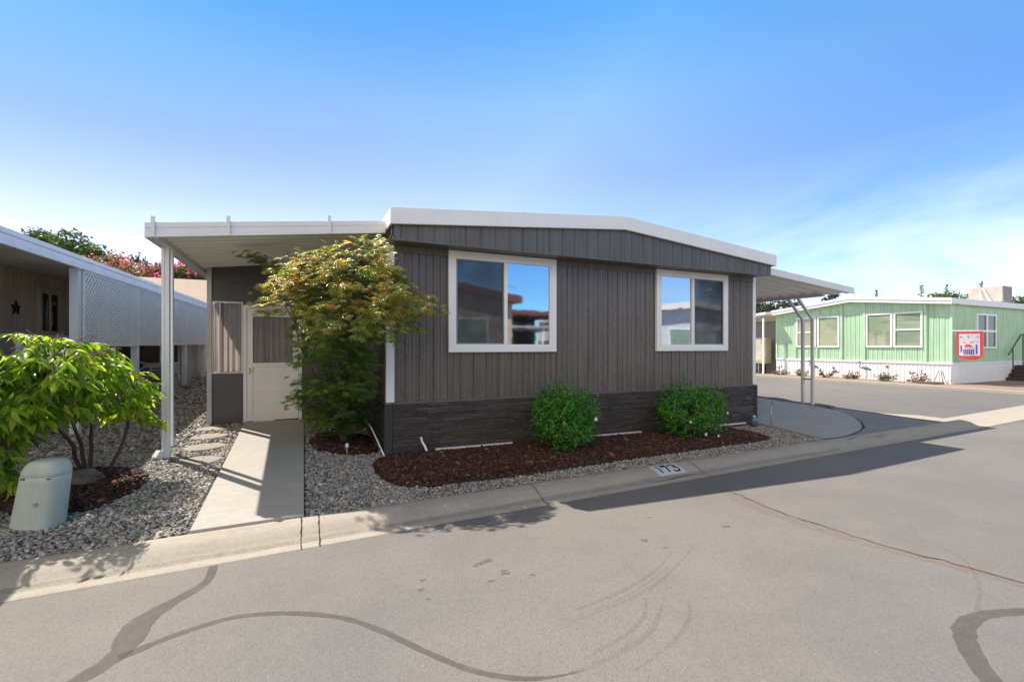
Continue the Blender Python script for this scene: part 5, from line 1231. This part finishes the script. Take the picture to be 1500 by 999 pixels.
for a, b, c, d in ((9.66, 9.29, 1.36, 1.385), (9.74, 9.69, 1.28, 1.56), (9.25, 9.20, 1.2, 1.6), (9.76, 9.72, 1.9, 1.95), (9.2, 9.16, 1.9, 1.95)): q = flagsheet(a, b, c, d, .012); mb.add(q.v, q.f)
build('emblem', mb, blu, fg)
mb = MB()
for a, b, c, d in ((9.6, 9.36, 1.50, 1.56), (9.56, 9.42, 1.56, 1.60), (9.63, 9.55, 1.645, 1.665), (9.42, 9.3, 1.70, 1.72), (9.5, 9.47, 1.88, 1.99), (9.6, 9.3, 1.43, 1.45)): build('emblem', flagsheet(a, b, c, d, .012), red, fg)
mb = MB(); _rf = random.Random(8)
for k in range(46):
    y = _rf.uniform(9.2, 9.74); z = _rf.uniform(1.62, 2.0); w2 = _rf.uniform(.012, .035)
    q = flagsheet(y, y - w2, z, z + w2 * _rf.uniform(.4, 1.2), .014); mb.add(q.v, q.f)
build('emblem', mb, pal, fg)
# yard bits along the green house
def flamingo(y, lab, h=.85):
    t = thing('flamingo_ornament', (25.3, y, GZ), lab, 'garden ornament', 'metal flamingos before the white skirting'); m = simple('verdigris_metal', (.12, .17, .17), .5, .25, 14); x = 25.35
    z = GZ + h * .62; bd = MB()
    bd.tube([(x, y + .20, z + .06), (x, y + .12, z + .09), (x, y, z + .05), (x, y - .14, z - .0), (x, y - .26, z - .07)], [.03, .075, .09, .055, .008], 10); build('body', bd, m, t, smooth=True)
    build('neck', MB().tube([(x, y + .19, z + .07), (x, y + .26, z + .08), (x, y + .29, z + .16), (x, y + .23, z + .24), (x, y + .22, z + .32), (x, y + .28, z + .37), (x, y + .34, z + .34), (x, y + .37, z + .27)], [.03, .024, .02, .018, .02, .032, .022, .006], 8), m, t, smooth=True)
    for dy in (-.02, .04): build('leg', MB().tube([(x, y + dy, z), (x, y + dy - .05, GZ + h * .3), (x, y + dy, GZ - .03)], .009, 6), m, t)
flamingo(13.15, 'grey green metal flamingo standing left of the right window pair'); flamingo(15.65, 'grey green metal flamingo partly behind the carport posts')
dry = simple('dry_twig', (.17, .10, .07), .85, .3, 10)
def deadplant(y, lab, seed, leaf=None, s=.45):
    rg = np.random.default_rng(seed); t = thing('dried_plant', (25.25, y, GZ), lab, 'dry plant', 'dried plants along the white skirting'); tw = MB(); P = []
    for k in range(16):
        d = rg.normal(0, 1, 3); d[2] = abs(d[2]) + .3; d /= np.linalg.norm(d); L = s * rg.uniform(.5, 1.1); b = np.array((25.25, y, GZ - .02))
        q = [b, b + d * L * .5 + rg.normal(0, .03, 3), b + d * L]; q[0] = b + np.array((0, d[1] * .1, 0)); tw.tube(q, [.014, .01, .006], 5); P += [q[1], q[2], q[2]]
    build('stems', tw, dry, t); P = np.repeat(np.array(P), 5, 0); n = len(P); P = P + rg.normal(0, .04, (n, 3))
    leaves_mesh('leaves', P, rg.normal(0, 1, (n, 3)), rg.normal(0, 1, (n, 3)), rg.uniform(.06, .13, n), OVAL_T, OVAL_F, leaf or M['leaf_dry'], t)
M['leaf_dry'] = leafmat('dry_leaf', [(0, (.10, .05, .03)), (.5, (.17, .09, .055)), (1, (.25, .15, .09))], .2, .7, tcol=(1, .8, .6))
for i, (y, lab, lf, s) in enumerate([(17.55, 'dry brown plant by the far corner of the white skirting', None, .45), (16.3, 'small yellow green plant just left of the carport posts', M['leaf_bright'], .42), (14.95, 'dried brown plant just right of the carport posts', None, .6), (13.75, 'low dried brown plant left of the flamingo under the right windows', None, .4), (12.35, 'dried plant below the round yellow flower stake', None, .45), (10.95, 'large dried brown plant near the front corner of the green house', None, .6)]): deadplant(y, lab, 100 + i, lf, s)
fs = thing('flower_stake', (25.3, 12.2, GZ), 'pale yellow flower ornament on a stake against the white skirting', 'garden ornament')
build('stake', MB().tube([(25.3, 12.2, GZ - .02), (25.3, 12.2, GZ + .62)], .01, 6), M['white'], fs)
fl = MB()
for k in range(8): a = k * PI / 4; fl.obox((25.28, 12.2 + .08 * math.cos(a), GZ + .68 + .08 * math.sin(a)), (.008, 0, 0), (0, .07 * math.cos(a), .07 * math.sin(a)), (0, -.03 * math.sin(a), .03 * math.cos(a)))
build('petals', fl, simple('cream_petal', (.7, .6, .4), .6), fs)
mb = MB().tube([(25.0, 10.95, GZ + .04), (24.95, 10.4, GZ + .06), (24.9, 9.95, GZ + .09)], [.06, .065, .05], 8); tag(build('driftwood_log', mb, simple('driftwood', (.12, .09, .07), .9, .3, 12, .5, 40)), 'dark driftwood log lying at the front corner of the green house', 'log')
ea = thing('wire_easel', (25.4, 10.3, GZ), 'thin dark wire stand against the skirting corner', 'stand')
for p, q in (((25.5, 10.55, GZ), (25.6, 10.42, .45)), ((25.5, 10.08, GZ), (25.6, 10.3, .43)), ((25.45, 10.2, GZ), (25.6, 10.34, .46))): build('leg', MB().tube([p, q], .012, 5), M['darkgap'], ea)
mb = MB(); mb.tube([(24.9 + .22 * math.cos(a) * (1 + .05 * k), 12.0 + .35 * math.sin(a), GZ + .03 + .012 * k) for k, a in enumerate([i * .5 for i in range(26)])], .02, 6); tag(build('garden_hose', mb, simple('green_hose', (.05, .16, .09), .4), smooth=True), 'green garden hose coiled on the dirt before the white skirting', 'hose')
# green house side awning (far left) with posts and bits
aw = thing('side_awning', (28, 20, GZ), 'white awning with thin posts at the far side of the green house', 'awning')
build('roof_panel', MB().add([(25.0, 18.3, 3.42), (25.0, 22.5, 3.05), (34, 22.5, 3.05), (34, 18.3, 3.42), (25.0, 18.3, 3.56), (25.0, 22.5, 3.19), (34, 22.5, 3.19), (34, 18.3, 3.56)], BF), M['awning'], aw)
for x, y in ((25.1, 18.5), (25.2, 22.3), (29, 22.3)): build('post', MB().box(x - .04, x + .04, y - .04, y + .04, GZ - .02, 3.2), M['white'], aw)
for y in (19.3, 19.9, 20.8): build('hanging_ornament', MB().tube([(25.3, y, 3.3), (25.3, y, 2.75)], .01, 5).tube([(25.3, y, 2.75), (25.3, y, 2.3)], [.05, .08], 8), M['petal'], aw)
build('back_screen', MB().box(26.6, 26.64, 18.5, 22.4, GZ, 3.1), simple('grey_screen', (.28, .28, .27), .7), aw)
pl = thing('storage_cabinet', (25.9, 19.8, GZ), 'tan cabinet standing under the side awning', 'cabinet')
build('body', MB().box(25.6, 26.2, 18.75, 20.6, GZ + .6, 2.05), simple('cabinet_tan', (.50, .45, .34), .6), pl, bevel=.02)
for y in (18.85, 20.5): build('leg', MB().box(25.65, 25.75, y - .05, y + .05, GZ - .02, GZ + .6), M['darkgap'], pl)
tbv = thing('covered_table', (25.2, 19.9, GZ), 'white folding table with thin legs in front of the tan cabinet', 'table')
build('top', MB().box(24.9, 25.5, 19.0, 20.8, GZ + .78, GZ + .83), M['white'], tbv); build('skirt', MB().box(24.88, 24.9, 19.0, 20.8, GZ + .55, GZ + .82), M['white'], tbv)
for x in (24.95, 25.45):
    for y in (19.08, 20.72): build('leg', MB().tube([(x, y, GZ - .02), (x, y, GZ + .78)], .02, 6), M['white'], tbv)
rb = thing('flowering_plant', (25.9, 21, GZ), 'dark red leafed plant below the side awning', 'plant'); n_ = 420; d = norm(RNG.normal(0, 1, (n_, 3))); d[:, 2] = abs(d[:, 2])
leaves_mesh('leaves', np.array((25.0, 20.9, GZ + .12)) + d * RNG.uniform(.1, .5, (n_, 1)), d, RNG.normal(0, 1, (n_, 3)), RNG.uniform(.08, .15, n_), OVAL_T, OVAL_F, leafmat('red_leaf', [(0, (.10, .01, .02)), (.6, (.2, .03, .05)), (1, (.05, .1, .03))], .3, .5), rb)
build('stems', MB().tube([(25.0, 20.9, GZ - .02), (25.0, 20.9, GZ + .35)], .03, 6), dry, rb)

# ------------------------------------------------------------------ houses across the street (seen in the window glass)
def opp_house(x0, x1, yf, wallm, fasm, lab, peak, eave, wins, roofm):
    t = thing('opposite_house', ((x0 + x1) / 2, yf - 3, -.1), lab, 'house'); gz2 = -.16
    pkx = (x0 + x1) / 2
    def tp(x): return eave + (peak - eave) * (1 - abs(x - pkx) / (pkx - x0))
    mb = ribbed(x0 + .3, x1 - .3, gz2, lambda u: tp(u), lambda u, d, z: (u, yf - d, z), pitch=.3, main=(.012, .012), minor=()); mb.f = [f[::-1] for f in mb.f]; mb.box(x0 + .32, x1 - .32, yf - 12, yf - .05, gz2, eave); build('wall', mb, wallm, t)
    mb = MB()
    for a, b in ((x0, pkx), (pkx, x1)):
        mb.add([(a, yf + .2, tp(a) - .05), (b, yf + .2, tp(b) - .05), (b, yf + .55, tp(b) - .05), (a, yf + .55, tp(a) - .05), (a, yf + .2, tp(a) + .3), (b, yf + .2, tp(b) + .3), (b, yf + .55, tp(b) + .3), (a, yf + .55, tp(a) + .3)], BF)
    build('fascia', mb, fasm, t)
    build('roof', MB().prism([(x0, yf + .195, eave + .2), (pkx, yf + .195, peak + .22), (x1, yf + .195, eave + .2), (x1, yf + .195, eave), (pkx, yf + .195, peak + .02), (x0, yf + .195, eave)], (0, -12.5, 0)), roofm, t)
    for (a, b, z0, z1) in wins:
        mb = MB().box(a, b, yf + .002, yf + .05, z0, z0 + .07).box(a, b, yf + .002, yf + .05, z1 - .07, z1).box(a, a + .07, yf + .002, yf + .05, z0 + .07, z1 - .07).box(b - .07, b, yf + .002, yf + .05, z0 + .07, z1 - .07)
        w = build('window', mb, M['whitetrim'], t); build('pane', MB().box(a + .07, b - .07, yf + .003, yf + .02, z0 + .07, z1 - .07), simple('blind_green', (.22, .33, .26), .3), w)
    return t
rf = simple('red_fascia', (.13, .045, .035), .6)
opp_house(-1.0, 9.9, -8.2, simple('taupe_wall', (.42, .36, .28), .6), rf, 'beige house with dark red roof edge across the street', 4.6, 3.7, [(5.2, 8.3, 1.3, 2.9)], rf)
b2 = thing('opposite_carport', (12.6, -12, -.1), 'dark open carport with white beam and red roof across the street', 'carport')
build('roof', MB().box(10.2, 16.5, -19, -12.5, 3.5, 3.75), rf, b2); build('beam', MB().box(10.2, 16.5, -11.8, -11.6, 2.6, 2.74), M['gal'], b2); build('cover', MB().box(10.2, 16.5, -19, -11.81, 2.62, 2.76), M['white'], b2)
build('back_wall', MB().box(10.2, 16.5, -19.1, -18.9, -.2, 3.5), simple('dark_wall', (.05, .045, .04), .7), b2)
for x in (10.4, 13.3, 16.3): build('post', MB().box(x - .05, x + .05, -11.8, -11.7, -.25, 2.6), M['white'], b2)
opp_house(17.0, 26.5, -8.0, simple('pale_blue_wall', (.56, .64, .66), .55), M['white'], 'pale blue white mobile home with white roof across the street', 3.95, 3.45, [(19.8, 21.6, 1.2, 2.6), (23.5, 24.8, 1.2, 2.6)], M['white'])
far_tree('street_tree', 41.5, -19, 11.5, 4.6, M['leaf_dark'], 'large dark tree behind the pale blue house across the street', 'tree', 71, 5000, .3)
far_tree('street_tree', 15.6, -24, 6.6, 1.4, M['leaf_far'], 'thin tree beyond the red roof carport across the street', 'tree', 72, 700, .25)
an = thing('roof_antenna', (11.3, -12.9, 3.7), 'thin television antenna on the red roof across the street', 'antenna')
build('mast', MB().tube([(11.3, -12.9, 3.7), (11.3, -12.9, 5.25)], .025, 6), M['gal'], an)
build('arms', MB().tube([(10.6, -12.9, 5.2), (12.1, -12.9, 5.2)], .022, 5).tube([(10.8, -13.3, 5.2), (10.8, -12.5, 5.2)], .018, 5).tube([(11.4, -13.4, 5.2), (11.4, -12.4, 5.2)], .018, 5).tube([(11.9, -13.2, 5.2), (11.9, -12.6, 5.2)], .018, 5), M['gal'], an)

# ------------------------------------------------------------------ light, sky, camera
LD = Vector((.455, -.635, -1.0)).normalized(); ELEV = math.asin(-LD.z); ROT = math.atan2(-LD.x, -LD.y)
sun = bpy.data.lights.new('sun', 'SUN'); sun.energy = 4.2; sun.angle = math.radians(.55); sun.color = (1.0, .93, .84)
so = bpy.data.objects.new('sun', sun); COL.objects.link(so); so.rotation_euler = LD.to_track_quat('-Z', 'Y').to_euler(); so.location = (-5, 8, 20)
w = bpy.data.worlds.new('World'); SC.world = w; w.use_nodes = True; nt = w.node_tree; nt.nodes.clear()
out = nt.nodes.new('ShaderNodeOutputWorld'); bg = nt.nodes.new('ShaderNodeBackground'); sky = nt.nodes.new('ShaderNodeTexSky')
sky.sky_type = 'NISHITA'; sky.sun_disc = False; sky.sun_elevation = ELEV; sky.sun_rotation = ROT; sky.altitude = 50; sky.air_density = 1.0; sky.dust_density = .15; sky.ozone_density = 3.0
hs = nt.nodes.new('ShaderNodeHueSaturation'); hs.inputs['Saturation'].default_value = 1.18; hs.inputs['Hue'].default_value = .505
tc = nt.nodes.new('ShaderNodeTexCoord'); mp = nt.nodes.new('ShaderNodeMapping'); mp.inputs['Scale'].default_value = (1, 1, 2.6); mp.inputs['Location'].default_value = (.35, .1, .2)
n1 = nt.nodes.new('ShaderNodeTexNoise'); n1.inputs['Scale'].default_value = 1.7; n1.inputs['Detail'].default_value = 7; n1.inputs['Roughness'].default_value = .58; n1.inputs['Distortion'].default_value = .4
r1 = nt.nodes.new('ShaderNodeValToRGB'); r1.color_ramp.elements[0].position = .40; r1.color_ramp.elements[0].color = (0, 0, 0, 1); r1.color_ramp.elements[1].position = .66; r1.color_ramp.elements[1].color = (.75, .75, .75, 1)
mx = nt.nodes.new('ShaderNodeMix'); mx.data_type = 'RGBA'; mx.inputs[7].default_value = (5.0, 5.2, 6.2, 1)
L = nt.links.new
L(sky.outputs[0], hs.inputs['Color']); L(tc.outputs['Generated'], mp.inputs['Vector']); L(mp.outputs[0], n1.inputs['Vector']); L(n1.outputs['Fac'], r1.inputs['Fac'])
# clouds stay low in the sky
sep = nt.nodes.new('ShaderNodeSeparateXYZ'); L(tc.outputs['Generated'], sep.inputs[0])
mr = nt.nodes.new('ShaderNodeMapRange'); mr.inputs['From Min'].default_value = .34; mr.inputs['From Max'].default_value = .14; L(sep.outputs['Z'], mr.inputs['Value'])
mr2 = nt.nodes.new('ShaderNodeMapRange'); mr2.inputs['From Min'].default_value = .55; mr2.inputs['From Max'].default_value = .88; L(sep.outputs['X'], mr2.inputs['Value'])
m1 = nt.nodes.new('ShaderNodeMath'); m1.operation = 'MULTIPLY'; L(r1.outputs[0], m1.inputs[0]); L(mr.outputs[0], m1.inputs[1])
m2 = nt.nodes.new('ShaderNodeMath'); m2.operation = 'MULTIPLY'; L(m1.outputs[0], m2.inputs[0]); L(mr2.outputs[0], m2.inputs[1])
tr = nt.nodes.new('ShaderNodeValToRGB'); L(sep.outputs['Z'], tr.inputs['Fac'])
for _ in range(3): tr.color_ramp.elements.new(.5)
for e, (p, c) in zip(tr.color_ramp.elements, [(0.0, (1.3, .88, .82)), (.17, (1.7, 1.06, .88)), (.34, (1.54, 1.03, .93)), (.47, (1.46, 1.21, 1.0)), (.62, (.72, 1.19, 1.05))]): e.position = p; e.color = (*c, 1)
tm = nt.nodes.new('ShaderNodeMix'); tm.data_type = 'RGBA'; tm.blend_type = 'MULTIPLY'; tm.inputs[0].default_value = 1.0
L(hs.outputs[0], tm.inputs[6]); L(tr.outputs[0], tm.inputs[7])
dp_ = nt.nodes.new('ShaderNodeVectorMath'); dp_.operation = 'DOT_PRODUCT'; L(tc.outputs['Generated'], dp_.inputs[0]); dp_.inputs[1].default_value = tuple(-LD)
gr = nt.nodes.new('ShaderNodeValToRGB'); L(dp_.outputs['Value'], gr.inputs['Fac']); gr.color_ramp.elements.new(.5); gr.color_ramp.elements.new(.6)
for e, (p, c) in zip(gr.color_ramp.elements, [(.12, (.60, .87, 1.0)), (.55, (1, 1, 1)), (.78, (.66, .70, .92)), (.90, (.40, .60, .9))]): e.position = p; e.color = (*c, 1)
tg = nt.nodes.new('ShaderNodeMix'); tg.data_type = 'RGBA'; tg.blend_type = 'MULTIPLY'; tg.inputs[0].default_value = 1.0
L(tm.outputs[2], tg.inputs[6]); L(gr.outputs[0], tg.inputs[7])
br = nt.nodes.new('ShaderNodeMapRange'); br.inputs['From Min'].default_value = .15; br.inputs['From Max'].default_value = -.55; L(sep.outputs['Y'], br.inputs['Value'])  # unseen sky behind the viewer, brightened high up as added fill for shaded fronts
bb = nt.nodes.new('ShaderNodeMix'); bb.data_type = 'RGBA'; bb.inputs[6].default_value = (1, 1, 1, 1); L(br.outputs[0], bb.inputs[0])
hz = nt.nodes.new('ShaderNodeValToRGB'); L(sep.outputs['Z'], hz.inputs['Fac']); hz.color_ramp.elements.new(.5)
for e, (p, c) in zip(hz.color_ramp.elements, [(.0, (.16, .30, .42)), (.36, (.20, .33, .46)), (.54, (1.3, 1.05, .78))]): e.position = p; e.color = (*c, 1)
hv = nt.nodes.new('ShaderNodeVectorMath'); hv.operation = 'SCALE'; hv.inputs['Scale'].default_value = 2.3; L(hz.outputs[0], hv.inputs[0]); L(hv.outputs[0], bb.inputs[7])
tb_ = nt.nodes.new('ShaderNodeMix'); tb_.data_type = 'RGBA'; tb_.blend_type = 'MULTIPLY'; tb_.inputs[0].default_value = 1.0; L(tg.outputs[2], tb_.inputs[6]); L(bb.outputs[2], tb_.inputs[7])
# added cloud bank behind left, out of view, to lift and warm shaded walls
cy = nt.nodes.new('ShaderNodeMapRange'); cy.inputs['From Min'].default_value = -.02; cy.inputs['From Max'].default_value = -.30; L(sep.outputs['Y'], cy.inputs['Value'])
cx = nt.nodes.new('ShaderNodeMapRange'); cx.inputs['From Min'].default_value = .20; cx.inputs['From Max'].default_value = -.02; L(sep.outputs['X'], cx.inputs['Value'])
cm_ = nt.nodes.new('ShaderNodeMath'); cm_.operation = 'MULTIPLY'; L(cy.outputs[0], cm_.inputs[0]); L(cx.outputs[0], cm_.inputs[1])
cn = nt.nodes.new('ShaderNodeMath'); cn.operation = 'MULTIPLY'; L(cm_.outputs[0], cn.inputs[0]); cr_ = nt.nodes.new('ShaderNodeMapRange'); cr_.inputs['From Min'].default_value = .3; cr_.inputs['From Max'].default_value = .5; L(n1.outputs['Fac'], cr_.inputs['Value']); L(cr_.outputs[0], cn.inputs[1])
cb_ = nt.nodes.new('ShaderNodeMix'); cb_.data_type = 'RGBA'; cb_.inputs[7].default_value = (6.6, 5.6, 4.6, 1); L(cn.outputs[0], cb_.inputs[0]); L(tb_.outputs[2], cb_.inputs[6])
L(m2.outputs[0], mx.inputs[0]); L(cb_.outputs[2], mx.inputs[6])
# added pale veil overhead, out of view, to turn the blue shade neutral
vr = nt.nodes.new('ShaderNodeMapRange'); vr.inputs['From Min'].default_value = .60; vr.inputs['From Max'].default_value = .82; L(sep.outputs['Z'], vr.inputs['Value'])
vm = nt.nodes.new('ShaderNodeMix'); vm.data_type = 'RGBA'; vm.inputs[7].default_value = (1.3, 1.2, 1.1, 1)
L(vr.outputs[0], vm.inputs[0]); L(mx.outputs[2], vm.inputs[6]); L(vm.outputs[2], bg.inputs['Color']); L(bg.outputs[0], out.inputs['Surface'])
bg.inputs['Strength'].default_value = .15
cam = bpy.data.cameras.new('camera'); cam.sensor_width = 36; cam.lens = 665 / 1500 * 36; cam.shift_y = .005; cam.clip_end = 1500; cam.clip_start = .05
co = bpy.data.objects.new('camera', cam); COL.objects.link(co); co.location = (0, 0, 1.53); co.rotation_euler = (math.radians(90), 0, -math.atan2(305, 665)); SC.camera = co
vs = SC.view_settings; vs.view_transform = 'Standard'; vs.look = 'None'; vs.exposure = .84; vs.gamma = 1; vs.use_curve_mapping = False
SC.render.engine = 'CYCLES'; SC.cycles.max_bounces = 10; SC.cycles.diffuse_bounces = 7; SC.cycles.transparent_max_bounces = 12; SC.cycles.use_denoising = True
SC.render.resolution_x = 1024; SC.render.resolution_y = 681
